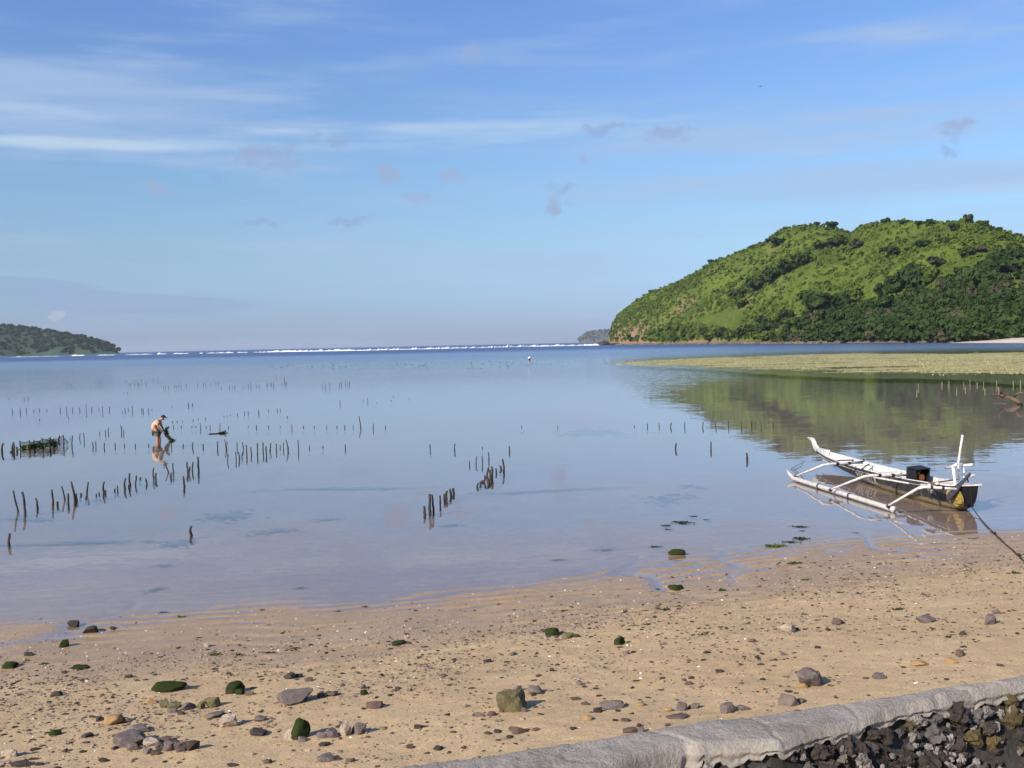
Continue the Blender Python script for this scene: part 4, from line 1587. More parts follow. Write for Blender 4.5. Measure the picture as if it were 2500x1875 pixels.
T(0, 650, S7, [(1347, 920, 934), (1361, 918, 934), (1379, 916, 934), (1397, 918, 934), (1439, 908, 931), (1524, 905, 921), (1570, 902, 919), (1588, 900, 919), (1626, 900, 917), (1667, 895, 914), (1686, 890, 911)], 'tiny stake in the second clump of the farthest rows', 'second clump of the farthest rows', rad=0.024)
T(0, 650, S7, [(1706, 932, 944), (1770, 925, 944), (1791, 925, 944), (1812, 920, 941), (1872, 918, 937), (1916, 912, 934), (1936, 900, 937), (1980, 912, 929), (1998, 910, 929), (2060, 906, 925), (2090, 900, 921), (2112, 896, 928)], 'tiny stake in the third clump of the farthest rows', 'third clump of the farthest rows', rad=0.024)
T(0, 650, S7, [(952, 978, 985), (984, 974, 984), (70, 1013, 1021), (187, 1012, 1030), (217, 1012, 1028), (1455, 1055, 1078), (1485, 1055, 1071)],
  'tiny scattered stake before the farthest rows', 'scattered stakes before the farthest rows', rad=0.024)
S2 = 640 / 2212
T(600, 800, S2, [(645, 475, 503), (672, 470, 508), (710, 465, 506), (790, 465, 493), (805, 463, 493), (843, 455, 488), (862, 455, 488), (876, 455, 488)],
  'tiny stake of the separate far group near the middle', 'separate far group', rad=0.028)
T(600, 800, S2, [(182, 470, 489), (212, 465, 489), (237, 460, 493), (305, 465, 484), (326, 415, 453), (330, 460, 484), (343, 458, 484), (260, 400, 411)],
  'tiny stake at the right end of the farthest rows', 'right end of the farthest rows', rad=0.028)
# V shaped row in the middle of the shallows
VR = [((1205, 790, 1203, 848), 'short stake at the near left tip of the middle row'), ((1241, 708, 1245, 826), 'left one of the twin tall stakes in the middle row'),
      ((1262, 708, 1266, 822), 'right one of the twin tall stakes in the middle row'), ((1313, 718, 1314, 790), 'thick stake right of the twin tall stakes'),
      ((1735, 470, 1736, 555), 'tall dark stake closing the far end of the right stake cluster')]
for c_, lab in VR:
    T(600, 950, S4, [c_], lab, 'stakes of the middle row', rad=0.031)
T(600, 950, S4, [(1342, 705, 755), (1361, 686, 742), (1381, 673, 726), (1398, 668, 708)], 'stake of the short line past the twin tall stakes', 'rising line of the middle row', rad=0.034)
T(600, 950, S4, [(1570, 635, 662), (1585, 622, 645), (1598, 615, 629), (1615, 582, 628), (1628, 590, 1631, 635), (1640, 528, 598), (1647, 545, 605), (1652, 560, 615), (1664, 520, 1666, 600), (1690, 535, 566), (1720, 518, 543)],
  'stake in the tight weedy cluster of the middle row', 'tight weedy cluster of stakes', rad=0.035)
T(600, 950, S4, [(1510, 483, 512), (1561, 455, 1555, 505), (1597, 450, 505), (1640, 425, 475)], 'stake of the loose group behind the tight weedy cluster', 'loose group behind the weedy cluster')
# line on the right before the hill reflection
S5 = 450 / 2212
T(1500, 1000, S5, [(240, 192, 207), (397, 168, 210), (535, 160, 210), (682, 155, 212), (845, 145, 210), (1065, 148, 210), (1222, 140, 205), (1370, 140, 210), (1520, 135, 210), (1640, 135, 182), (1690, 150, 164), (1758, 138, 185), (1908, 155, 178)],
  'small stake of the line running into the hill reflection', 'line running into the hill reflection')
for c_, lab in [((740, 403, 742, 478), 'slightly bent single stake left of the outrigger boat'), ((1160, 385, 1160, 482), 'thick single stake left of the outrigger boat'), ((1592, 523, 1592, 605), 'dark single stake nearest to the outrigger boat')]:
    T(1500, 1000, S5, [c_], lab, 'single stakes left of the boat', rad=0.032)
S6 = 640 / 2212
T(1860, 780, S6, [(1320, 545, 580), (1308, 600, 625), (1520, 530, 560), (1580, 525, 560), (1645, 580, 612), (1705, 528, 560), (1720, 575, 600), (1757, 515, 555), (1818, 535, 560), (1870, 530, 562), (1883, 585, 612), (1980, 520, 560), (1995, 572, 612), (2180, 520, 570), (2120, 525, 560)],
  'pale thin stake in the hill reflection by the flat', 'pale stakes in the green reflection', pale=True)

# ------------------------------------------------------------------ seaweed clumps


def weed_data(name, seed, mat, n=70, flat=0.35, elong=1.0):
    rng = np.random.RandomState(seed)
    c_ = rng.normal(0, 0.22, (n, 3)) * np.array([elong, 1, flat])
    c_[:, 2] = np.abs(c_[:, 2])
    d = rng.normal(0, 1, (n, 3))
    d[:, 2] = np.abs(d[:, 2]) + 0.2
    d /= np.linalg.norm(d, axis=1)[:, None]
    v = leaf_quads(rng, c_, d, np.full(n, 0.075), 0.5)
    mb = MB().add(v, [tuple(range(i * 4, i * 4 + 4)) for i in range(n)])
    mb.add([(p[0] * 0.34 * elong * rng.uniform(0.8, 1.15), p[1] * 0.30 * rng.uniform(0.8, 1.15), p[2] * 0.10 * flat + 0.02) for p in ICO2[0]], ICO2[1])
    for i in range(9):
        a = rng.normal(0, 0.09, 3) * np.array([elong, 1, flat])
        r = rng.uniform(0.14, 0.22)
        mb.add([(a[0] + p[0] * r * rng.uniform(0.8, 1.2), a[1] + p[1] * r, abs(a[2]) + p[2] * r * flat * 1.3) for p in ICO1[0]], ICO1[1])
    return mb.data(name, mat)


WEEDS = [weed_data('seaweed', 500 + i, m_weed, 80, 0.4, 1.2) for i in range(4)]
WEEDSG = [weed_data('seaweed', 520 + i, m_weed_green, 80, 0.5, 1.2) for i in range(4)]
_wd = random.Random(77)


def weed(px, py, w, h, label, group, green=False, water=False, cat='seaweed'):
    g = P(px, py) if water else G(px, py)
    k = g.length / FPX
    o = obj('seaweed_clump', _wd.choice(WEEDSG if green else WEEDS), None, (g.x, g.y, (g.z if not water else max(0.0, 0.0)) - 0.005), (0, 0, _wd.uniform(-0.3, 0.3)),
            (w * k * 1.05, w * k * 0.75, max(h * k * 1.9, 0.03)))
    tag(o, label, cat, group)
    return o


S8 = 1000 / 2212


def w8(x, y, w, h, label, **kw):
    weed(1500 + x * S8, 1200 + y * S8, w * S8, h * S8, label, 'seaweed clumps along the water edge', **kw)


w8(370, 168, 95, 20, 'largest dark weed clump floating in the shallows right of the middle', water=True)
w8(275, 184, 52, 12, 'small weed scrap left below the largest floating clump', water=True)
w8(290, 205, 44, 9, 'thin weed scrap under the small one in the shallows', water=True)
w8(425, 134, 44, 10, 'weed scrap above the largest floating clump', water=True)
w8(495, 152, 36, 7, 'tiny weed scrap right of the largest floating clump', water=True)
w8(222, 298, 64, 11, 'thin dark weed lying in the shallows left of the mossy stone', water=True)
w8(1000, 190, 80, 12, 'dark weed strip above the big weed bank by the boat', water=True)
w8(1012, 212, 34, 8, 'weed scrap between strip and big weed bank', water=True)
w8(1300, 222, 40, 5, 'thin weed thread in the shallows near the float', water=True)
w8(1010, 256, 66, 30, 'upper right part of the big weed bank near the boat', water=True)
w8(955, 274, 74, 16, 'middle strip of the big weed bank near the boat', water=True)
w8(872, 296, 118, 26, 'long lower part of the big weed bank near the boat', green=True, water=True)
w8(965, 388, 112, 22, 'flat green weed on the wet sand ridges below the weed bank', green=True)
w8(1035, 476, 56, 16, 'small green weed lump on the wet sand below the flat one', green=True)
w8(1078, 386, 32, 12, 'tiny brown weed knot right of the flat green weed')
w8(1003, 410, 30, 13, 'dark little weed knot under the flat green weed')
w8(274, 638, 52, 24, 'brown weed tuft on the gravel in the middle right')
w8(585, 536, 52, 26, 'brownish weed lump on wet ridges between mossy mound and weed knots')
w8(1535, 638, 52, 26, 'dark lump alone on the right gravel')
w8(1220, 548, 44, 14, 'dark low weed on the gravel right of the centre')
w8(1320, 552, 30, 18, 'dark weed tuft right beside the low weed on the gravel')
w8(1032, 664, 52, 14, 'flat weed lump on the gravel above the pale block')
w8(180, 718, 50, 20, 'right dark lump of three in a row on the gravel')
w8(110, 724, 44, 14, 'middle dark lump of three in a row on the gravel')
w8(48, 722, 30, 14, 'left dark lump of three in a row on the gravel')
w8(480, 772, 52, 18, 'olive weed lump alone on the gravel above the big purple block')
w8(345, 622, 28, 10, 'small weed scrap right of the brown tuft on the gravel')
w8(2170, 440, 50, 18, 'weed lump by the rope near the right edge')
S9 = 900 / 2212


def w9(x, y, w, h, label, **kw):
    weed(x * S9, 1400 + y * S9, w * S9, h * S9, label, 'seaweed clumps on the left gravel', **kw)


w9(1290, 486, 115, 20, 'long dark weed wrack on the left gravel')
w9(1425, 488, 90, 18, 'second dark weed wrack right of the long one')
w9(1600, 470, 110, 9, 'thin weed wrack trailing right on the left gravel')
w9(1760, 452, 90, 10, 'farthest right weed wrack of the left line')
w9(1085, 262, 62, 24, 'green and black weed lump in the small runnel at the water edge', green=True)
w9(1572, 220, 44, 14, 'dark weed lump at the water edge right of the runnel')
w9(2030, 228, 44, 18, 'weed lump on the sand tongue in the middle of the water edge')
w9(2190, 198, 44, 12, 'dark weed at the head of the sand tongue')
w9(980, 233, 56, 9, 'thin dark weed just offshore of the runnel', water=True)
w9(640, 500, 60, 9, 'thin weed line low on the left gravel')
w9(265, 540, 50, 14, 'flat dark weed near the left edge, by the mossy slab')
w9(1190, 385, 52, 14, 'dark weed on the ridges left of the white shell')

# submerged weed beds, seen through the water
m_bed = plain('submerged_weed', (0.20, 0.18, 0.145), 0.95, 0.2, 3.0, (0.13, 0.12, 0.10))
BEDS = []
for i in range(4):
    rng = np.random.RandomState(700 + i)
    n = 150
    an = rng.uniform(0, 6.28, n)
    rr = 0.5 * np.abs(rng.normal(0, 0.42, n))
    c_ = np.stack([rr * np.cos(an), rr * np.sin(an), rng.uniform(0, 0.03, n)], 1)
    c_[:, 1] += 0.12 * np.sin(c_[:, 0] * 7 + i)
    l_, w_ = rng.uniform(0.02, 0.075, n), rng.uniform(0.015, 0.06, n)
    q = np.stack([c_ + np.stack([-l_, -w_ * 0.3, 0 * l_], 1), c_ + np.stack([l_ * 0.2, -w_, 0 * l_], 1), c_ + np.stack([l_, w_ * 0.4, 0 * l_], 1), c_ + np.stack([-l_ * 0.3, w_, 0 * l_], 1)], 1)
    BEDS.append(MB().add(q.reshape(-1, 3), [tuple(range(j * 4, j * 4 + 4)) for j in range(n)]).data('weed_bed', m_bed))
for i, (px, py, w, h, lab) in enumerate([
        (660, 1300, 120, 16, 'dark submerged weed patch left of the middle row of stakes'), (200, 1328, 360, 9, 'long submerged weed streak in the left shallows'),
        (430, 1331, 100, 18, 'darker submerged weed patch at the right end of the left streak'), (395, 1383, 60, 9, 'small submerged weed patch below the left streak'),
        (380, 1441, 50, 12, 'submerged weed spot close to the left water edge'), (732, 1438, 30, 6, 'tiny submerged weed spot close to the beach'),
        (550, 1265, 130, 26, 'faint slanting submerged weed streak under the lone stump'), (820, 1195, 420, 9, 'long thin submerged streak left of the twin stakes'),
        (1330, 1200, 400, 8, 'long thin submerged streak left of the weedy stake cluster'), (1100, 1285, 60, 8, 'thin submerged patch below the middle row'),
        (1450, 1060, 180, 22, 'dark submerged patch in the centre right water'), (1690, 1190, 60, 16, 'submerged patch off the boat'),
        (1640, 1218, 120, 26, 'dark slanting submerged patch above the floating weed'), (1480, 1345, 60, 6, 'thin submerged streak right of the centre shallows'),
        (1365, 1370, 50, 5, 'smallest submerged streak near the water edge'), (60, 1270, 160, 10, 'submerged streak under the nearest left stake row'),
        (800, 1270, 80, 8, 'submerged streak below the left end of the middle row')]):
    g = G(px, py)
    k = g.length / FPX
    dep = g.length ** 2 / (FPX * CAMZ)
    o = obj('weed_bed', BEDS[i % 4], None, (g.x, g.y, g.z + 0.012), (0, 0, 0.08 * (i % 3 - 1)), (w * k * 1.3, h * dep * 1.2, 0.35))
    tag(o, lab, 'seaweed bed', 'submerged weed beds')

# specks of farmed weed showing at the surface far out
rng = np.random.RandomState(31)
mb = MB()
for i in range(420):
    px = rng.uniform(650, 1640)
    py = 894 - (px - 700) * 0.016 + rng.normal(0, 5.5)
    if px > 1300 and rng.rand() < 0.4:
        continue
    g = P(px, py)
    w = rng.uniform(0.05, 0.17)
    mb.add([(g.x - w, g.y - w * 1.5, 0.005), (g.x + w, g.y - w, 0.005), (g.x + w * 0.8, g.y + w * 1.6, 0.005), (g.x - w * 0.5, g.y + w, 0.005), (g.x, g.y, rng.uniform(0.03, 0.10))],
           [(0, 1, 4), (1, 2, 4), (2, 3, 4), (3, 0, 4)])
o = mb.build('farmed_seaweed_specks', m_weed)
tag(o, 'dark specks of farmed seaweed at the surface far out in the bay', None, None, 'stuff')
# ------------------------------------------------------------------ rocks on the beach
m_r_grey = plain('grey_purple_stone', (0.155, 0.125, 0.115), 0.9, 0.25, 14.0, (0.10, 0.08, 0.075), 0.5, 60.0)
m_r_brown = plain('red_brown_stone', (0.13, 0.085, 0.068), 0.9, 0.35, 16.0, (0.075, 0.052, 0.045), 0.5, 60.0)
m_r_dark = plain('dark_stone', (0.055, 0.044, 0.036), 0.9, 0.35, 16.0, (0.03, 0.026, 0.02), 0.5, 60.0)
m_r_pale = plain('pale_coral_stone', (0.40, 0.33, 0.26), 0.95, 0.2, 16.0, (0.27, 0.215, 0.165), 0.6, 60.0)
m_r_ochre = plain('ochre_stone', (0.33, 0.21, 0.095), 0.9, 0.2, 12.0, (0.24, 0.15, 0.07), 0.4, 60.0)
m_r_olive = plain('olive_stone', (0.155, 0.13, 0.06), 0.9, 0.25, 14.0, (0.085, 0.075, 0.038), 0.6, 60.0)


def mossmat(name, under):
    m, nt, out = newmat(name)
    g = N(nt, 'ShaderNodeNewGeometry')
    f, _ = tnoise(nt, g.outputs['Position'], 26.0, 4, 0.65)
    sp_ = N(nt, 'ShaderNodeSeparateXYZ')
    L(nt, g.outputs['Normal'], sp_.inputs[0])
    moss = mixc(nt, f, (0.010, 0.018, 0.005), (0.038, 0.052, 0.012))
    k = smooth(nt, math_node(nt, 'ADD', sp_.outputs[2], math_node(nt, 'MULTIPLY', f, 0.8)), -0.1, 0.35)
    c = mixc(nt, k, under, moss)
    b = N(nt, 'ShaderNodeBsdfPrincipled', i_Roughness=0.95)
    b.inputs['Specular IOR Level'].default_value = 0.15
    L(nt, c, b.inputs['Base Color'])
    bm_ = N(nt, 'ShaderNodeBump', i_Strength=0.9, i_Distance=0.012)
    f2, _ = tnoise(nt, g.outputs['Position'], 90.0, 3, 0.6)
    L(nt, f2, bm_.inputs['Height'])
    L(nt, bm_.outputs[0], b.inputs['Normal'])
    L(nt, b.outputs[0], out.inputs[0])
    return m


m_r_moss = mossmat('mossy_stone', (0.075, 0.062, 0.045))
RM = {'g': m_r_grey, 'b': m_r_brown, 'd': m_r_dark, 'p': m_r_pale, 'o': m_r_ochre, 'l': m_r_olive, 'm': m_r_moss}
RBASE = {}
_rk = random.Random(21)
NR = [0]


def rock(px, py, w, h, kind, label, group='stones on the beach', block=0.0, name='beach_stone'):
    """stone whose foot stands at photograph pixel (px, py), w x h pixels large"""
    g = G(px, py - 1)
    k = g.length / FPX
    NR[0] += 1
    me = rock_data(name, 1000 + NR[0], RM[kind], 3 if w > 14 else 2, 7 if kind not in 'mo' else 5, 0.16 if kind in 'mp' else 0.10, kind in 'gbdlp' and w > 16, 9.0 if kind in 'gbldp' else 3.5)
    W, Hh = w * k, max(h * k * 1.25, 0.02)
    o = obj(name, me, None, (g.x, g.y + W * 0.22, g.z + Hh * 0.5 - Hh * 0.24), (_rk.uniform(-0.12, 0.12), _rk.uniform(-0.12, 0.12), _rk.uniform(-0.35, 0.35)), (W, W * _rk.uniform(0.6, 0.85), Hh))
    tag(o, label, 'rock', group)
    return o


SA = 1000 / 2212
A_ = lambda x, y, w, h, k, lab, **kw: rock(x * SA, 1500 + y * SA, w * SA, h * SA, k, lab, **kw)
A_(905, 420, 172, 46, 'm', 'long flat moss-covered stone on the left beach')
A_(1265, 430, 102, 64, 'm', 'round moss-covered stone right of the long flat mossy one')
A_(1292, 436, 50, 30, 'm', 'small mossy stone leaning on the round mossy one')
A_(1345, 440, 50, 20, 'l', 'small olive chip right of the round mossy stone')
A_(1588, 484, 195, 64, 'g', 'broad grey slab half buried with a pale underside, left centre beach')
A_(1730, 452, 50, 22, 'b', 'small reddish stone at the right end of the broad grey slab')
A_(1792, 444, 66, 24, 'b', 'flat reddish stone right of the broad grey slab')
A_(812, 486, 68, 22, 'o', 'tan pebble at the left start of the row of olive stones')
A_(880, 506, 58, 40, 'l', 'first olive stone of the row below the flat mossy one')
A_(935, 510, 76, 34, 'l', 'second, darker olive stone of the row below the flat mossy one')
A_(1012, 518, 78, 42, 'g', 'grey stone in the middle of the row below the flat mossy one')
A_(1083, 515, 44, 44, 'l', 'narrow olive wedge leaning on the largest stone of the row')
A_(1140, 506, 86, 50, 'l', 'largest angular olive stone at the right end of the row')
A_(925, 534, 58, 20, 'g', 'small grey stone under the row of olive stones')
A_(975, 546, 44, 18, 'b', 'small brown stone under the row of olive stones')
A_(1150, 562, 106, 26, 'g', 'flat tan-grey stone left of the pale sandy one')
A_(1232, 612, 98, 66, 'p', 'pale sandy rock with a dark right side, left beach')
A_(1400, 580, 70, 24, 'g', 'low grey chip right of the pale sandy rock')
A_(605, 598, 92, 46, 'o', 'rounded ochre cobble on the left beach')
A_(680, 588, 50, 28, 'g', 'grey stone touching the ochre cobble')
A_(535, 580, 42, 24, 'd', 'small dark stone left of the ochre cobble')
A_(290, 656, 62, 22, 'm', 'little mossy stone far left on the sand')
A_(465, 668, 62, 20, 'd', 'small dark flat stone left of the purple slab')
A_(745, 640, 112, 28, 'g', 'flat grey stone with a dark right tip above the purple slab')
A_(685, 716, 190, 66, 'g', 'large purple-grey slab at the left bottom of the beach')
A_(655, 722, 80, 26, 'g', 'stone tucked under the left end of the large purple slab')
A_(712, 738, 66, 34, 'g', 'blue-grey lump under the large purple slab')
A_(815, 712, 100, 36, 'p', 'pale flat stone right of the large purple slab')
A_(860, 742, 58, 54, 'g', 'upright grey stone in the cluster right of the purple slab')
A_(905, 742, 76, 46, 'g', 'light grey stone in the cluster right of the purple slab')
A_(885, 694, 70, 24, 'b', 'brown chip behind the cluster right of the purple slab')
A_(970, 745, 64, 50, 'g', 'dark grey stone near the right end of the cluster')
A_(1030, 740, 92, 52, 'd', 'dark block at the right end of the cluster')
A_(790, 756, 56, 34, 'g', 'bluish stone in front of the cluster')
A_(835, 762, 52, 20, 'b', 'brown chip in front of the cluster')
A_(1618, 678, 108, 116, 'm', 'tall upright moss-covered rock near the bottom of the beach')
A_(1560, 682, 64, 60, 'p', 'pale stone at the left foot of the tall mossy rock')
A_(1640, 690, 70, 22, 'g', 'flat grey stone at the foot of the tall mossy rock')
A_(1745, 670, 80, 30, 'g', 'grey wedge between the tall mossy rock and the coral lump')
A_(1790, 668, 76, 48, 'g', 'angular grey stone left of the coral lump')
A_(1862, 660, 70, 88, 'p', 'pitted pale coral lump standing upright')
A_(1936, 650, 82, 64, 'g', 'purple-grey block right of the coral lump')
A_(1385, 656, 96, 26, 'd', 'small dark chip left of the tall mossy rock')
A_(2020, 512, 92, 36, 'b', 'red-brown block in the middle of the beach')
A_(1965, 440, 44, 30, 'm', 'small green stone above the red-brown block')
A_(1957, 405, 34, 22, 'g', 'grey pebble behind the small green stone')
A_(1760, 796, 106, 32, 'g', 'flat grey stone near the lower edge of the beach')
A_(1440, 808, 54, 20, 'b', 'brown chip near the lower edge of the beach')
A_(555, 800, 54, 18, 'd', 'dark chip near the lower left edge')
A_(1250, 826, 60, 16, 'd', 'flat dark chip close to the bottom edge')
A_(1890, 800, 52, 20, 'b', 'brown chip beside the lower flat grey stone')
A_(1750, 714, 64, 14, 'd', 'thin dark chip below the purple-grey block')
A_(100, 826, 120, 14, 'd', 'low dark stone in the bottom left corner')
A_(45, 775, 90, 40, 'p', 'pale crumbling lump at the left edge near the bottom')
A_(392, 72, 58, 32, 'd', 'first dark lump at the left water edge')
A_(482, 102, 74, 36, 'd', 'second dark lump at the left water edge')
A_(340, 180, 56, 38, 'm', 'dark mossy lump on the left gravel')
A_(48, 292, 74, 32, 'm', 'dark mossy slab at the left edge of the gravel')
A_(425, 300, 92, 16, 'm', 'thin mossy slab on the left gravel')
A_(150, 226, 52, 14, 'd', 'flat dark chip on the far left gravel')
A_(300, 446, 58, 24, 'd', 'dark angular stone left of the flat mossy one')
A_(690, 344, 46, 14, 'd', 'dark chip on the left gravel above the flat mossy stone')
A_(1558, 350, 72, 26, 'd', 'dark jagged stone on the gravel above the broad grey slab')
A_(1610, 342, 44, 16, 'd', 'thin dark chip touching the jagged stone')
A_(1665, 364, 48, 20, 'b', 'brown chip right of the jagged stone')
A_(2150, 168, 80, 20, 'm', 'narrow green stone on the central gravel')
A_(605, 84, 36, 14, 'd', 'little dark pebble right of the two lumps at the left water edge')
A_(1115, 178, 34, 20, 'p', 'white shell lump on the left gravel')
SB = 850 / 2212
B_ = lambda x, y, w, h, k, lab, **kw: rock(850 + x * SB, 1680 + y * SB, w * SB, h * SB, k, lab, **kw)
B_(1040, 152, 198, 128, 'l', 'largest block on the beach, olive with a dark notch, centre')
B_(1118, 156, 40, 34, 'g', 'small grey stone at the right foot of the largest block')
B_(975, 158, 44, 22, 'b', 'small brown stone at the left foot of the largest block')
B_(1195, 44, 106, 50, 'g', 'grey-brown triangular stone behind the largest block')
B_(1075, 22, 60, 34, 'g', 'round grey cobble left of the triangular stone')
B_(830, 184, 74, 24, 'g', 'flat grey stone left of the largest block')
B_(915, 180, 66, 26, 'b', 'brown stone between the flat grey one and the largest block')
B_(1680, 140, 156, 44, 'g', 'long low purple stone right of the largest block')
B_(1588, 160, 62, 32, 'd', 'dark stone at the left end of the long purple one')
B_(1522, 210, 74, 30, 'o', 'small ochre stone below the long purple one')
B_(1765, 216, 64, 15, 'b', 'thin reddish chip under the long purple stone')
B_(1505, 112, 58, 20, 'b', 'small brown chip left of the long purple stone')
B_(1445, 80, 70, 14, 'b', 'thin brown chip behind the long purple stone')
B_(1856, 118, 60, 22, 'o', 'small tan stone right of the long purple one')
B_(2122, 148, 76, 52, 'g', 'two-tone purple stone with a pale companion, right centre')
B_(2200, 134, 84, 28, 'g', 'pale flat companion right of the two-tone stone')
B_(2035, 152, 60, 20, 'o', 'tan pebble left of the two-tone stone')
B_(1075, 297, 120, 44, 'b', 'brown stone below the largest block')
B_(1190, 276, 60, 14, 'b', 'thin brown chip right of the brown stone')
B_(950, 288, 50, 20, 'd', 'dark chip left of the brown stone')
B_(442, 260, 54, 30, 'd', 'dark chip alone between coral lump and brown stone')
B_(1792, 288, 98, 30, 'b', 'red-brown stone close above the wall cap')
B_(1862, 286, 48, 34, 'g', 'grey cobble beside the red-brown stone above the wall cap')
B_(1848, 250, 38, 18, 'd', 'dark pebble behind the grey cobble above the wall')
B_(572, 400, 64, 22, 'd', 'dark flat chip near the left end of the wall')
B_(395, 388, 64, 20, 'b', 'brown chip near the left end of the wall')
B_(1430, 268, 46, 16, 'd', 'small dark chip above the wall, left of the red-brown stone')
B_(2100, 200, 150, 10, 'b', 'brown driftwood splinter lying above the wall')
B_(2030, 246, 40, 18, 'b', 'brown pebble above the wall below the splinter')
SCc = 900 / 2212
C_ = lambda x, y, w, h, k, lab, **kw: rock(1600 + x * SCc, 1640 + y * SCc, w * SCc, h * SCc, k, lab, **kw)
C_(945, 94, 176, 98, 'g', 'big purple-grey block standing clear on the right beach')
C_(890, 100, 68, 24, 'o', 'small brown stone under the left corner of the big purple block')
C_(805, 210, 124, 66, 'g', 'tan-grey domed stone just above the wall cap')
C_(880, 192, 56, 26, 'g', 'grey wedge at the right side of the domed stone')
C_(440, 250, 92, 52, 'g', 'purple-brown stone with a dark right side above the wall')
C_(532, 236, 80, 30, 'g', 'low grey stone right of the purple-brown one')
C_(1345, 46, 86, 32, 'g', 'low grey stone alone on the upper right sand')
C_(1265, 48, 40, 10, 'b', 'thin chip left of the low grey stone')
C_(200, 82, 50, 18, 'b', 'red-brown chip on the sand right of centre')
C_(215, 46, 34, 14, 'd', 'dark pebble behind the red-brown chip')
C_(645, 54, 36, 12, 'd', 'dark pebble left of the big purple block')
C_(637, 112, 38, 12, 'o', 'tan pebble below left of the big purple block')
D_ = lambda x, y, w, h, k, lab, **kw: rock(1500 + x * S8, 1200 + y * S8, w * S8, h * S8, k, lab, **kw)
D_(938, 766, 98, 46, 'p', 'pale angular block on the right gravel')
D_(985, 750, 30, 14, 'd', 'dark chip at the right side of the pale block')
D_(1210, 720, 62, 30, 'b', 'brown pointed stone right of the pale block')
D_(1155, 756, 28, 16, 'd', 'dark pebble between the pale block and the brown stone')
D_(1698, 712, 96, 32, 'g', 'flat purple stone on the right gravel')
D_(2042, 722, 70, 52, 'g', 'grey faceted block near the right edge')
D_(2068, 664, 40, 22, 'g', 'small grey stone behind the faceted block')
D_(1870, 896, 54, 36, 'b', 'dark red rounded stone near the right edge')
D_(1884, 780, 34, 20, 'd', 'small dark cobble left of the faceted block')
D_(1828, 930, 60, 22, 'o', 'tan lump left below the dark red stone')
D_(1655, 946, 100, 24, 'o', 'flat ochre lump on the smooth sand at the right')
D_(30, 832, 64, 46, 'm', 'dark mossy lump on the gravel right of centre')
D_(340, 348, 96, 34, 'm', 'mossy yellow-green stone just awash in the shallows')
D_(335, 532, 88, 26, 'm', 'low green mound on the wet sand ridges')
D_(1000, 990, 40, 12, 'd', 'dark chip close above the big purple block')
D_(570, 980, 46, 14, 'd', 'dark chip on the sand left of the big purple block')
D_(745, 816, 46, 16, 'g', 'bluish chip left below the pale block')
D_(500, 878, 44, 14, 'd', 'dark chip on the sand right of centre, left of the bluish one')
D_(920, 888, 44, 14, 'g', 'small grey chip below the pale block')
D_(1100, 850, 36, 14, 'd', 'small dark chip right below the pale block')
D_(262, 830, 36, 14, 'g', 'purple chip right of the dark mossy lump')
SE = 900 / 2212
E_ = lambda x, y, w, h, k, lab, **kw: rock(800 + x * SE, 1380 + y * SE, w * SE, h * SE, k, lab, **kw)
E_(1345, 428, 98, 46, 'm', 'domed mossy stone in the centre of the gravel')
E_(1442, 442, 76, 34, 'l', 'yellow-olive stone touching the domed mossy one')
E_(1495, 434, 44, 16, 'd', 'dark chip at the right end of the olive stone')
E_(1790, 538, 46, 24, 'g', 'purple pebble below the mossy lump right of centre')
E_(1510, 722, 40, 28, 'g', 'blue-grey upright chip above the triangular stone')
E_(690, 672, 54, 16, 'b', 'rust-coloured flat chip left of the centre')
E_(1350, 640, 36, 18, 'd', 'black pebble on the sand above the triangular stone')
E_(960, 586, 60, 18, 'd', 'wide dark chip left of the centre')
E_(1110, 544, 48, 16, 'g', 'flat brown-grey chip in the centre of the gravel')
E_(760, 574, 34, 12, 'd', 'dark chip in the centre left gravel')
E_(490, 760, 40, 18, 'g', 'bluish pebble above the largest block, left')
E_(420, 748, 34, 16, 'd', 'dark pebble left of the bluish one')

# ------------------------------------------------------------------ pebbles, shell grit and weed scraps too many to count
rng = np.random.RandomState(8)


def pebble_field(name, n, smin, smax, mat, label, dens, flat=0.55, seed=1):
    rng = np.random.RandomState(seed)
    out_v, out_f, cnt_ = [], [], 0
    V0 = np.array(ICO1[0])
    # a dodecahedral pebble with 12 vertices
    v12, f20 = PEB
    xs_ = rng.uniform(-9.0, 11.5, n * 12)
    ys_ = rng.uniform(5.0, 20.0, n * 12)
    s_ = (shore_y(xs_) - ys_) * 0.958
    wd_ = ys_ - wall_y(xs_)
    inview = (np.abs(xs_ / ys_) < 0.58) & (wd_ > 0.02)
    ok = inview & (rng.uniform(0, 1, len(xs_)) < dens(s_, xs_, ys_))
    xs_, ys_ = xs_[ok][:n], ys_[ok][:n]
    zs_ = ground_z(xs_, ys_)
    m = len(xs_)
    s = smin * (smax / smin) ** (rng.uniform(0, 1, m) ** 2.2)
    V = v12[None] * (1 + 0.35 * rng.normal(0, 1, (m, 12, 1)) * 0.6)
    ang = rng.uniform(0, 6.28, m)
    ca_, sa_ = np.cos(ang)[:, None], np.sin(ang)[:, None]
    el = rng.uniform(0.7, 1.6, m)[:, None]
    X = V[:, :, 0] * el
    Y = V[:, :, 1]
    P_ = np.stack([(X * ca_ - Y * sa_), (X * sa_ + Y * ca_), V[:, :, 2] * flat * rng.uniform(0.5, 1.2, m)[:, None]], 2) * s[:, None, None]
    P_ += np.stack([xs_, ys_, zs_ + s * 0.08], 1)[:, None, :]
    F = (f20[None] + (np.arange(m) * 12)[:, None, None]).reshape(-1, 3)
    o = mesh_np(name, P_.reshape(-1, 3), F, mat, False)
    tag(o, label, None, None, 'stuff')


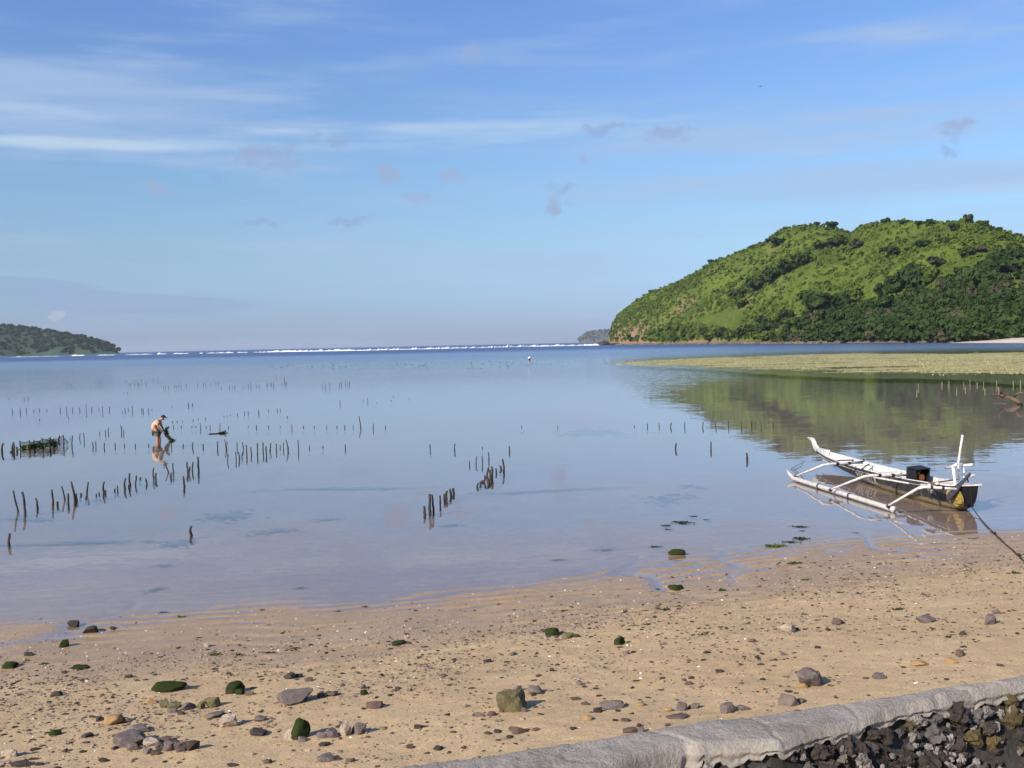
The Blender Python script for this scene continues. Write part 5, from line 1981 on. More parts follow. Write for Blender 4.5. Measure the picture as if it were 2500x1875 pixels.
_bm = bmesh.new()
bmesh.ops.create_icosphere(_bm, subdivisions=1, radius=1.0)
_bm.verts.index_update()
PEB = (np.array([v_.co[:] for v_ in _bm.verts]), np.array([[q.index for q in f_.verts] for f_ in _bm.faces]))
_bm.free()


def grit_dens(s, x, y):
    band = np.interp(s, [-0.4, 0.2, 1.6, 2.4, 4.6, 6.0, 8.5], [0.0, 0.05, 0.25, 1.0, 0.85, 0.32, 0.10])
    return band * np.clip(0.55 + 1.2 * fbm(x * 0.7, y * 0.7, 3, 210), 0.08, 1)


def islandmat(name, cols, rough=0.9):
    m, nt, out = newmat(name)
    g = N(nt, 'ShaderNodeNewGeometry')
    n_ = len(cols)
    c = ramp(nt, g.outputs['Random Per Island'], [(i / n_, q) for i, q in enumerate(cols)])
    b = N(nt, 'ShaderNodeBsdfPrincipled', i_Roughness=rough)
    b.inputs['Specular IOR Level'].default_value = 0.2
    L(nt, c, b.inputs['Base Color'])
    L(nt, b.outputs[0], out.inputs[0])
    return m


m_grit = islandmat('beach_grit', [(0.09, 0.065, 0.05), (0.20, 0.145, 0.105), (0.30, 0.23, 0.17), (0.16, 0.12, 0.10), (0.36, 0.28, 0.20), (0.06, 0.048, 0.038), (0.26, 0.20, 0.16)])
m_shell = islandmat('white_shell_bits', [(0.70, 0.66, 0.58), (0.55, 0.50, 0.42), (0.78, 0.76, 0.70)], 0.7)
m_scrap = islandmat('dark_scraps', [(0.030, 0.026, 0.018), (0.06, 0.042, 0.03), (0.022, 0.026, 0.012), (0.085, 0.055, 0.042)])
pebble_field('beach_gravel', 14000, 0.006, 0.024, m_grit, 'mixed small gravel strewn over the beach', grit_dens, 0.6, 71)
pebble_field('dark_gravel', 3400, 0.008, 0.032, m_scrap, 'dark pebbles and weed scraps strewn over the beach', lambda s, x, y: grit_dens(s, x, y) * 0.75 + np.interp(s, [0.8, 2, 12], [0, 0.22, 0.14]), 0.5, 72)
pebble_field('shell_fragments', 1100, 0.004, 0.015, m_shell, 'white shell and coral fragments on the beach', lambda s, x, y: np.interp(s, [-0.5, 0.1, 1.0, 2.8, 5, 9], [0, 0.6, 1, 0.8, 0.25, 0.06]), 0.6, 73)
# ------------------------------------------------------------------ outrigger boat
m_hullblack = newmat('black_hull_paint')
m_hullblack, nt, out = m_hullblack
g = N(nt, 'ShaderNodeNewGeometry')
sp_ = N(nt, 'ShaderNodeSeparateXYZ')
L(nt, g.outputs['Position'], sp_.inputs[0])
f1, _ = tnoise(nt, g.outputs['Position'], 5.0, 5, 0.7)
f2, _ = tnoise(nt, mapping(nt, g.outputs['Position'], scale=(14, 14, 5)), 1.0, 4, 0.7)
c = ramp(nt, f1, [(0.3, (0.010, 0.010, 0.011)), (0.62, (0.030, 0.029, 0.028)), (0.72, (0.085, 0.08, 0.075))])
chip = smooth(nt, f2, 0.60, 0.66)
c = mixc(nt, math_node(nt, 'MULTIPLY', chip, 0.6), c, (0.42, 0.40, 0.37))
zlow = math_node(nt, 'ADD', sp_.outputs[2], math_node(nt, 'MULTIPLY', math_node(nt, 'SUBTRACT', f1, 0.5), 0.16))
c = mixc(nt, smooth(nt, zlow, 0.07, 0.13, 1.0, 0.0), c, mixc(nt, f2, (0.10, 0.085, 0.06), (0.27, 0.23, 0.17)))
c = mixc(nt, smooth(nt, zlow, 0.010, 0.035, 1.0, 0.0), c, (0.12, 0.085, 0.022))
b = N(nt, 'ShaderNodeBsdfPrincipled', i_Roughness=0.55)
L(nt, c, b.inputs['Base Color'])
L(nt, b.outputs[0], out.inputs[0])
m_white = plain('white_boat_paint', (0.68, 0.68, 0.67), 0.6, 0.06, 9.0, (0.46, 0.44, 0.41))
m_whiteworn = plain('worn_white_paint', (0.66, 0.65, 0.65), 0.65, 0.1, 14.0, (0.33, 0.31, 0.29))
m_float = plain('pale_float_paint', (0.52, 0.50, 0.47), 0.5, 0.1, 8.0, (0.38, 0.36, 0.32))
m_blk = plain('black_metal', (0.012, 0.012, 0.015), 0.5, 0.3, 12.0)
m_rust = plain('rusty_engine', (0.30, 0.10, 0.025), 0.7, 0.4, 18.0, (0.05, 0.025, 0.015))
m_yellow = plain('yellow_paint', (0.44, 0.31, 0.08), 0.7, 0.12, 22.0, (0.20, 0.14, 0.05))
m_darkpaint = plain('dark_line_paint', (0.10, 0.07, 0.03), 0.7, 0.2, 20.0)
m_grey = plain('grey_blue_paddle', (0.035, 0.037, 0.047), 0.6, 0.3, 10.0)
m_rope = plain('dark_rope', (0.020, 0.018, 0.020), 0.9, 0.3, 30.0)

BS = P(2352, 1244)          # where the keel meets the water at the stern
BB = P(1974, 1126)          # point of the water under the bow tip
bdir = (BB - BS)
BLEN = bdir.length
bdir.normalize()
bside = Vector((-bdir.y, bdir.x, 0))     # towards the float (left of the boat)
boat = empty('outrigger_boat', BS, (0, 0, math.atan2(bdir.y, bdir.x)))
tag(boat, 'small black and white outrigger boat moored in the shallows', 'boat')
BM = Matrix.Translation(BS) @ Matrix.Rotation(math.atan2(bdir.y, bdir.x), 4, 'Z')
BMI = BM.inverted()


def bl(px, py, z):
    """boat-local point seen at (px, py) and at height z above the water"""
    return BMI @ P(px, py, z)


def blv(px, py, v):
    """boat-local point seen at (px, py) in the upright plane at side offset v"""
    o_ = BMI @ Vector((0, 0, CAMZ))
    d = BMI.to_3x3() @ ray(px, py)
    t = (v - o_.y) / d.y
    return o_ + d * t


Lb = BLEN
US = np.array([-0.20, 0.0, 0.7, 1.7, 3.0, 4.4, 5.6, 6.6, 7.3, 7.75]) * (Lb / 8.5)
KE = np.array([0.07, -0.01, -0.10, -0.14, -0.13, -0.02, 0.08, 0.17, 0.25, 0.31])
SH = np.array([0.54, 0.50, 0.45, 0.40, 0.36, 0.34, 0.34, 0.36, 0.39, 0.42])
BE = np.array([0.20, 0.25, 0.31, 0.36, 0.38, 0.37, 0.33, 0.25, 0.15, 0.06])


def cr(u, A):
    """smooth interpolation along the hull"""
    return float(np.interp(u, US, A))


def hull_pt(u, a, side, inset=0.0):
    k_, g_, b_ = cr(u, KE), cr(u, SH), cr(u, BE)
    ph = a * math.pi / 2
    v_ = max(b_ - inset, 0.004) * math.sin(ph) ** 0.75
    w_ = (k_ + inset) + (g_ - k_ - inset) * (1 - math.cos(ph) ** 1.05)
    return Vector((u, side * v_, w_))


def hull_at(u, w, off=0.008, side=1):
    """point of the outer hull at station u and height w, pushed out a little"""
    k_, g_ = cr(u, KE), cr(u, SH)
    q = min(max((w - k_) / (g_ - k_), 0.0), 1.0)
    ph = math.acos((1 - q) ** (1 / 1.05))
    v_ = cr(u, BE) * math.sin(ph) ** 0.75
    return Vector((u, side * (v_ + off), w))


ust = np.linspace(US[0], US[-1], 46)
NA = 10


def hull_mesh(inset, cap):
    mb = MB()
    row = []
    for u in ust:
        sec = [hull_pt(u, a, 1, inset) for a in np.linspace(1, 0, NA)] + [hull_pt(u, a, -1, inset) for a in np.linspace(0, 1, NA)[1:]]
        row.append(sec)
    n_ = len(row[0])
    vs_ = [p for s in row for p in s]
    fs_ = [(i * n_ + j, i * n_ + j + 1, (i + 1) * n_ + j + 1, (i + 1) * n_ + j) for i in range(len(row) - 1) for j in range(n_ - 1)]
    if cap:
        fs_.append(tuple(range(n_)))
        fs_.append(tuple(range((len(row) - 1) * n_, len(row) * n_))[::-1])
    mb.add(vs_, fs_)
    return mb


hull = hull_mesh(0.0, True).build('hull', m_hullblack, boat, True)
inner = hull_mesh(0.022, False).build('inside', m_white, boat, True)
for s in (1, -1):
    r_ = MB().tube([hull_pt(u, 1.0, s) + Vector((0, -0.006 * s, 0.004)) for u in ust], 0.015, 6)
    r_.build('gunwale', m_whiteworn, boat, True)
    r2 = MB().tube([hull_at(u, cr(u, SH) - 0.075, 0.006, s) for u in ust[2:-2]], 0.006, 5)
    r2.build('rubbing_strip', m_whiteworn, boat, True)
# upswept bow with its hooked tip
ue = US[-1]
bt = BMI @ PY(1973, 1070, (BM @ Vector((Lb, 0, 0))).y)
hb = MB()
neck = [(ue - 0.55, 0.36, 0.13, 0.10), (ue - 0.2, 0.37, 0.085, 0.09), (ue + 0.10, 0.42, 0.055, 0.08), (ue + 0.28, 0.50, 0.05, 0.075), (ue + 0.36, 0.59, 0.05, 0.07), (ue + 0.44, 0.655, 0.055, 0.045), (ue + 0.60, 0.685, 0.06, 0.022), (ue + 0.80, 0.685, 0.035, 0.012)]
vs_, fs_ = [], []
for i, (u, w, hw, hh_) in enumerate(neck):
    for (a, b_) in ((hw, hh_), (-hw, hh_), (-hw * 0.6, -hh_), (hw * 0.6, -hh_)):
        # lean the section with the neck direction
        vs_.append((u + (b_ * -0.7 if 1 < i < 5 else 0), a, w + b_ * (0.55 if 1 < i < 5 else 1.0)))
    if i:
        k = i * 4
        fs_ += [(k - 4 + j, k - 4 + (j + 1) % 4, k + (j + 1) % 4, k + j) for j in range(4)]
fs_ += [(0, 1, 2, 3), tuple(range(len(vs_) - 4, len(vs_)))[::-1]]
hb.add(vs_, fs_).build('bow_horn', m_white, boat)
MB().add([hull_pt(ue, a, s_, -0.004) + Vector((0.0, 0, 0)) for s_, a in ((1, 1), (1, .5), (1, 0.02), (-1, .5), (-1, 1))] + [Vector((ue + 0.22, 0, 0.36)), Vector((ue + 0.16, 0, 0.30))],
         [(0, 1, 5), (1, 2, 6, 5), (2, 3, 5, 6), (3, 4, 5), (0, 5, 4)]).build('stem', m_hullblack, boat)
# stern deck, transom
u0 = US[0]
sd = MB()
ul = np.linspace(u0 - 0.15, 0.55, 8)
vs_, fs_ = [], []
for i, u in enumerate(ul):
    b_ = cr(max(u, u0), BE) * (1.0 if u >= u0 else 0.92) + 0.02
    z_ = cr(max(u, u0), SH) + 0.012 + (0.03 * (u0 - u) if u < u0 else 0)
    vs_ += [(u, b_, z_ - 0.02), (u, b_, z_ + 0.012), (u, -b_, z_ + 0.012), (u, -b_, z_ - 0.02)]
    if i:
        k = i * 4
        fs_ += [(k - 4 + j, k - 4 + (j + 1) % 4, k + (j + 1) % 4, k + j) for j in range(4)]
fs_ += [(0, 1, 2, 3), tuple(range(len(vs_) - 4, len(vs_)))[::-1]]
sd.add(vs_, fs_).build('stern_deck', m_white, boat)
MB().add([(u0 - 0.006, cr(u0, BE), 0.52), (u0 - 0.006, -cr(u0, BE), 0.52), (u0 - 0.006, -0.10, 0.08), (u0 - 0.006, 0.10, 0.08), (u0 - 0.12, 0.15, 0.54), (u0 - 0.12, -0.15, 0.54), (u0 - 0.06, -0.05, 0.10), (u0 - 0.06, 0.05, 0.10)],
         [(0, 3, 7, 4), (4, 7, 6, 5), (5, 6, 2, 1), (3, 2, 6, 7), (0, 4, 5, 1)]).build('transom', m_blk, boat)
# float
fa, fb = bl(1938, 1168, 0.06), bl(2179, 1243, 0.06)
fdir = (fb - fa).normalized()
fp = [fa + (fb - fa) * t for t in np.linspace(0, 1, 14)]
fl = MB().tube([fa - fdir * 0.42 + Vector((0, 0, 0.16)), fa - fdir * 0.22 + Vector((0, 0, 0.06))] + fp, [0.02, 0.045] + [0.055] * 14, 12)
flo = fl.build('outrigger_float', m_float, boat, True)
MB().tube([fb + fdir * -0.02, fb + fdir * 0.05], 0.068, 12).build('end_cap', m_whiteworn, flo, True)
for t in (0.3, 0.62):
    q_ = fa + (fb - fa) * t
    MB().tube([q_ - fdir * 0.03, q_ + fdir * 0.03], 0.066, 12).build('binding', m_grey, flo, True)
# outrigger arms: joint on the float, knee, inner end
for (j, k_, e_, zk, ze) in [((1941, 1163), (2016, 1133), (2106, 1130), 0.50, 0.45), ((2025, 1196), (2116, 1161), (2218, 1160), 0.50, 0.46), ((2166, 1236), (2249, 1188), (2336, 1194), 0.58, 0.55)]:
    pj = bl(j[0], j[1], 0.12)
    pk = bl(k_[0], k_[1], zk)
    pe = bl(e_[0], e_[1], ze)
    dirx = (pk - pj)
    a_ = MB().tube([pj - dirx * 0.02, pj + dirx * 0.5, pk - dirx * 0.09, pk + (pe - pk) * 0.09, pk + (pe - pk) * 0.5, pe], [0.022, 0.025, 0.031, 0.033, 0.031, 0.025], 8)
    ao = a_.build('outrigger_arm', m_whiteworn, boat, True)
    MB().tube([pj + Vector((0, 0, -0.02)), pj + dirx * 0.05], 0.042, 7).build('lashing', m_grey, ao)
    for q_ in (0.30, 0.62):
        c0 = pk + (pe - pk) * q_
        MB().tube([c0 - (pe - pk) * 0.035, c0 + (pe - pk) * 0.035], 0.040, 7).build('lashing', m_rope, ao)
        MB().tube([c0 + Vector((0.03, 0.02, 0)), c0 + Vector((0.05, 0.05, -0.09))], 0.010, 5).build('rope_end', m_rope, ao)
# thwarts and ribs inside
for u in (2.2, 3.4, 4.9, 6.0):
    u *= Lb / 8.5
    b_ = cr(u, BE)
    MB().box((u, 0, cr(u, SH) - 0.03), (0.05, 2 * b_ - 0.03, 0.03)).build('thwart', m_whiteworn if u < 5 else m_grey, boat)
p1, p2 = bl(2085, 1132, 0.40), bl(2112, 1140, 0.36)
MB().tube([bl(2100, 1148, 0.36), bl(2121, 1133, 0.40)], 0.016, 6).build('bamboo_pole', m_grey, boat, True)
MB().tube([bl(2060, 1131, 0.44), bl(2110, 1126, 0.46), bl(2108, 1121, 0.5)], 0.018, 6).build('bamboo_pole', m_grey, boat, True)
MB().tube([bl(2010, 1090, 0.40), bl(2006, 1105, 0.36)], 0.012, 6).build('cord', m_rope, boat)
# side planks (washboard) along the near side
MB().tube([bl(2120, 1163, 0.46), bl(2160, 1170, 0.44), bl(2219, 1180, 0.44)], 0.02, 6).build('side_rail', m_whiteworn, boat, True)
# engine in its sheet-metal shroud
ec = blv(2241, 1164, 0.02)
eng = empty('engine', ec)
eng.parent = boat
ry = Matrix.Rotation(-0.10, 3, 'Y') @ Matrix.Rotation(0.28, 3, 'Z')
w_, d_, h_ = 0.30, 0.38, 0.42


def epart(name, c_, size, mat):
    return MB().box(ry @ Vector(c_), size, ry).build(name, mat, eng)


epart('cover_top', (0, 0, h_ / 2), (w_ + 0.04, d_ + 0.02, 0.012), m_blk)
epart('cover_side', (0, d_ / 2, -0.01), (w_, 0.012, h_ - 0.03), m_blk)
epart('cover_side', (0, -d_ / 2, -0.01), (w_, 0.012, h_ - 0.03), m_blk)
epart('cover_back', (w_ / 2, 0, -0.01), (0.012, d_ - 0.03, h_ - 0.03), m_blk)
epart('engine_block', (0.02, 0, -0.06), (0.18, 0.2, 0.22), m_rust)
MB().tube([ry @ Vector((-0.07, -0.02, 0.0)), ry @ Vector((-0.10, -0.02, 0.0))], 0.085, 14).build('flywheel', m_rust, eng)
MB().tube([ry @ Vector((-0.04, 0.03, 0.06)), ry @ Vector((-0.08, 0.05, 0.12)), ry @ Vector((-0.06, 0.0, 0.15))], 0.018, 7).build('exhaust_pipe', m_rust, eng)
MB().tube([ry @ Vector((-0.16, 0.10, -0.12)), ry @ Vector((-0.26, 0.05, -0.05)), ry @ Vector((-0.30, -0.1, -0.16))], 0.012, 6).build('fuel_hose', m_whiteworn, eng)
MB().tube([ry @ Vector((-0.14, -0.05, -0.14)), ry @ Vector((-0.34, 0.02, -0.12))], 0.014, 6).build('control_rod', m_rust, eng)
epart('engine_bed', (-0.05, 0, -0.22), (0.6, 0.10, 0.05), m_blk)
MB().tube([bl(2262, 1181, 0.50), bl(2300, 1176, 0.50), bl(2340, 1170, 0.52)], [0.016, 0.016, 0.012], 7).build('propeller_shaft', m_rust, boat, True)
MB().box(bl(2270, 1187, 0.47), (0.5, 0.16, 0.035)).build('engine_board', m_whiteworn, boat)
for (x_, y_) in ((2268, 1183), (2256, 1187), (2288, 1180), (2306, 1171), (2314, 1171)):
    p_ = bl(x_, y_, 0.50)
    MB().box(p_, (0.06, 0.05, 0.035), Matrix.Rotation(x_, 3, 'Z')).build('white_scrap', m_white, boat)
# forked rests and upright pole at the stern
vL, vR = 0.17, -0.16
pb, pt = blv(2335, 1190, vL), blv(2327, 1139, vL)
fr_ = empty('fork_rest', pb)
fr_.parent = boat
fr_['label'] = 'white forked rest on the near side of the stern'
MB().tube([(0, 0, -0.12), (pt - pb) * 0.5 + Vector((0.015, 0, 0)), pt - pb], 0.032, 8).build('post', m_white, fr_, True)
MB().tube([blv(2308, 1143, vL) - pb, pt - pb + Vector((0, 0, 0.0)), blv(2336, 1133, vL) - pb], [0.026, 0.034, 0.028], 8).build('crosspiece', m_white, fr_, True)
pb, pt = blv(2354, 1168, vR), blv(2351, 1137, vR)
fr_ = empty('fork_rest', pb)
fr_.parent = boat
fr_['label'] = 'white forked rest on the far side of the stern'
MB().tube([(0, 0, -0.16), (pt - pb) * 0.5, pt - pb], 0.032, 8).build('post', m_white, fr_, True)
MB().tube([blv(2347, 1133, vR) - pb, pt - pb, blv(2374, 1134.5, vR) - pb], [0.03, 0.034, 0.026], 8).build('crosspiece', m_white, fr_, True)
MB().tube([blv(2341.5, 1172, 0.0), blv(2340, 1130, 0.0), blv(2345, 1095, 0.0), blv(2350, 1062.5, 0.0)], [0.018, 0.026, 0.025, 0.022], 8).build('upright_pole', m_white, boat, True)
# steering paddle leaning over the side
a_, b_ = blv(2313, 1217, 0.34), blv(2369, 1156, 0.12)
pd = (b_ - a_)
mb = MB()
q1 = Matrix.Rotation(0, 3, 'Z')
side_ = pd.cross(Vector((0, 1, 0))).normalized()
nn_ = pd.cross(side_).normalized() * 0.012
vs_ = []
for t, hw in ((0.0, 0.050), (0.10, 0.072), (0.45, 0.066), (0.6, 0.04), (1.0, 0.026)):
    c_ = a_ + pd * t
    vs_ += [c_ + side_ * hw + nn_, c_ - side_ * hw + nn_, c_ - side_ * hw - nn_, c_ + side_ * hw - nn_]
fs_ = []
for i in range(1, 5):
    k = i * 4
    fs_ += [(k - 4 + j, k - 4 + (j + 1) % 4, k + (j + 1) % 4, k + j) for j in range(4)]
fs_ += [(0, 1, 2, 3), (19, 18, 17, 16)]
mb.add(vs_, fs_).build('steering_paddle', m_grey, boat)
MB().box(blv(2374, 1161, -0.1), (0.08, 0.05, 0.04), Matrix.Rotation(0.5, 3, 'Y')).build('bracket', m_whiteworn, boat)
MB().tube([blv(2361, 1165, -0.12), blv(2364, 1178, -0.12)], 0.016, 6).build('bracket', m_blk, boat)


# lettering and emblem painted on the near side
def text_mesh(txt, size):
    cu = bpy.data.curves.new('lettering', 'FONT')
    cu.body = txt
    cu.size = size
    cu.resolution_u = 3
    ob = bpy.data.objects.new('lettering', cu)
    COL.objects.link(ob)
    dg = bpy.context.evaluated_depsgraph_get()
    dg.update()
    me = bpy.data.meshes.new_from_object(ob.evaluated_get(dg))
    bpy.data.objects.remove(ob)
    return me


def hull_text(txt, u_start, w0, size, mat, slant=0.0, ufac=1.0):
    """letters that follow the near (outrigger) side of the hull and read from bow to stern"""
    me = text_mesh(txt, size)
    bm = bmesh.new()
    bm.from_mesh(me)
    bmesh.ops.subdivide_edges(bm, edges=bm.edges[:], cuts=1)
    for v_ in bm.verts:
        x_, y_ = v_.co.x * ufac, v_.co.y
        v_.co = hull_at(u_start - x_ - slant * y_, w0 + y_, 0.009)
    bm.to_mesh(me)
    bm.free()
    me.materials.clear()
    me.materials.append(mat)
    return obj('lettering', me, boat)


up = blv(2266, 1202, 0.31)
hull_text('Polin', up.x, 0.245, 0.15, m_whiteworn, -0.15, 0.95)
uq = blv(2087, 1160, 0.36)
hull_text("IN'KI IIILL.K", uq.x, 0.07, 0.25, m_whiteworn, 0.0, 1.0)
u5 = blv(1998, 1122, 0.25)
hull_text('SIS', u5.x + 0.3, 0.14, 0.21, m_whiteworn, 0.0, 1.0)
# round yellow emblem near the stern
uc = blv(2325, 1212, 0.27).x
mb = MB()
vs_, fs_ = [hull_at(uc, 0.27, 0.007)], []
for r_i in range(1, 5):
    for j in range(28):
        an = 2 * math.pi * j / 28
        vs_.append(hull_at(uc + 0.27 * r_i / 4 * math.cos(an), 0.27 + 0.20 * r_i / 4 * math.sin(an), 0.007))
for j in range(28):
    fs_.append((0, 1 + j, 1 + (j + 1) % 28))
    for r_i in range(3):
        a = 1 + r_i * 28
        fs_.append((a + j, a + 28 + j, a + 28 + (j + 1) % 28, a + (j + 1) % 28))
em = mb.add(vs_, fs_).build('yellow_emblem', m_yellow, boat)
for pts in ([(-0.18, 0.1), (-0.05, 0.13), (0.08, 0.08), (0.17, 0.0)], [(-0.14, -0.02), (-0.02, 0.03), (0.08, -0.02), (0.02, -0.08), (-0.06, -0.05)], [(-0.12, -0.12), (0.0, -0.14), (0.12, -0.11)], [(-0.22, 0.02), (-0.18, -0.08)]):
    MB().tube([hull_at(uc + a, 0.27 + b_, 0.010) for a, b_ in pts], 0.008, 4).build('emblem_line', m_darkpaint, em)

# mooring rope
rp = [BM @ Vector((u0 - 0.12, 0.02, 0.50)), BM @ Vector((u0 - 0.13, 0.0, 0.1)), P(2390, 1262, 0.02), P(2410, 1285, 0.012), G(2424, 1302) + Vector((0, 0, 0.02))]
shore_pts = [(2428, 1308), (2440, 1318), (2455, 1333), (2470, 1345), (2485, 1360), (2500, 1374), (2530, 1400), (2580, 1440)]
mb = MB().tube(rp, [0.010, 0.010, 0.010, 0.012, 0.016], 6)
ropeo = empty('mooring_rope', rp[-1])
tag(ropeo, 'dark mooring rope from the boat stern up the beach', 'rope')
me = mb.data('thin_line', m_rope, True)
o = obj('thin_line', me, ropeo)
o.location = -ropeo.location
pts = [G(a, b_) + Vector((0, 0, 0.028)) for a, b_ in shore_pts]
me = MB().tube([rp[-1]] + pts, [0.010] + [0.013 + 0.003 * math.sin(i * 2.1) for i in range(len(pts))], 7).data('thick_line', m_rope, True)
o = obj('thick_line', me, ropeo)
o.location = -ropeo.location
for a, b_, r_ in ((2428, 1307, 0.032), (2487, 1360, 0.032)):
    o = obj('knot', rock_data('knot', int(a), m_rope, 2, 5, 0.2), ropeo, G(a, b_) + Vector((0, 0, 0.04)) - ropeo.location, None, (r_ * 2, r_ * 1.6, r_ * 1.6))

# bent twigs standing in the water behind the float, dead branch at the right
tw = empty('twig_snag', P(1950, 1152))
tag(tw, 'thin dead twigs rising from the water by the float tip', 'branch')
for pts in ([(1950, 1160, 0.0), (1930, 1146, .12), (1966, 1125, .30)], [(1965, 1172, 0.0), (1945, 1150, .15), (1932, 1144, .2)], [(1938, 1148, 0.1), (1955, 1140, .2), (1962, 1128, .25)]):
    MB().tube([P(*q) - tw.location for q in pts], [0.010, 0.008, 0.005], 5).build('twig', m_stake, tw, True)
sn = empty('dead_branch', P(2460, 972))
tag(sn, 'brown dead branch lying in the water at the right edge', 'branch')
m_snag = plain('brown_branch', (0.12, 0.078, 0.055), 0.9, 0.3, 3.0)
MB().tube([P(2425, 962, 0.6) - sn.location, P(2448, 967, 0.35) - sn.location, P(2470, 972, 0.28) - sn.location, P(2486, 982, 0.12) - sn.location, P(2492, 990, -0.1) - sn.location], [0.04, 0.08, 0.10, 0.12, 0.12], 7).build('limb', m_snag, sn, True)
MB().tube([P(2446, 965, 0.4) - sn.location, P(2440, 950, 0.75) - sn.location], [0.06, 0.03], 6).build('branch_stub', m_snag, sn, True)
MB().tube([P(2470, 972, 0.25) - sn.location, P(2486, 960, 0.55) - sn.location, P(2500, 958, 0.6) - sn.location], [0.06, 0.05, 0.03], 6).build('branch_stub', m_snag, sn, True)
MB().tube([P(2420, 965, 0.2) - sn.location, P(2455, 968, 0.2) - sn.location], [0.05, 0.05], 6).build('branch_stub', m_snag, sn, True)

# ------------------------------------------------------------------ people
m_skin = plain('tanned_skin', (0.36, 0.185, 0.105), 0.6, 0.1, 9.0)
m_skin_dark = plain('brown_skin', (0.20, 0.10, 0.06), 0.6, 0.1, 9.0)
m_shirt_p = plain('pale_peach_shirt', (0.52, 0.33, 0.22), 0.9, 0.08, 14.0)
m_shirt_w = plain('white_shirt', (0.80, 0.80, 0.80), 0.9, 0.05, 14.0)
m_shorts = plain('olive_shorts', (0.155, 0.15, 0.12), 0.9, 0.2, 16.0)
m_darkcloth = plain('dark_cloth', (0.035, 0.032, 0.04), 0.9, 0.2, 16.0)
m_cap_ = plain('dark_cap', (0.020, 0.018, 0.024), 0.8, 0.2, 20.0)


def skin_mesh(name, verts, edges, radii, mat, sub=2, root=0):
    me = bpy.data.meshes.new(name)
    me.from_pydata([tuple(v_) for v_ in verts], edges, [])
    ob = bpy.data.objects.new(name, me)
    COL.objects.link(ob)
    ob.modifiers.new('skin', 'SKIN')
    ss = ob.modifiers.new('sub', 'SUBSURF')
    ss.levels = sub
    ss.render_levels = sub
    for i, r_ in enumerate(radii):
        sv = me.skin_vertices[0].data[i]
        sv.radius = (r_, r_) if isinstance(r_, float) else r_
        sv.use_root = (i == root)
    dg = bpy.context.evaluated_depsgraph_get()
    dg.update()
    out_ = bpy.data.meshes.new_from_object(ob.evaluated_get(dg))
    bpy.data.objects.remove(ob)
    bpy.data.meshes.remove(me)
    out_.materials.clear()
    out_.materials.append(mat)
    out_.polygons.foreach_set('use_smooth', [True] * len(out_.polygons))
    return out_


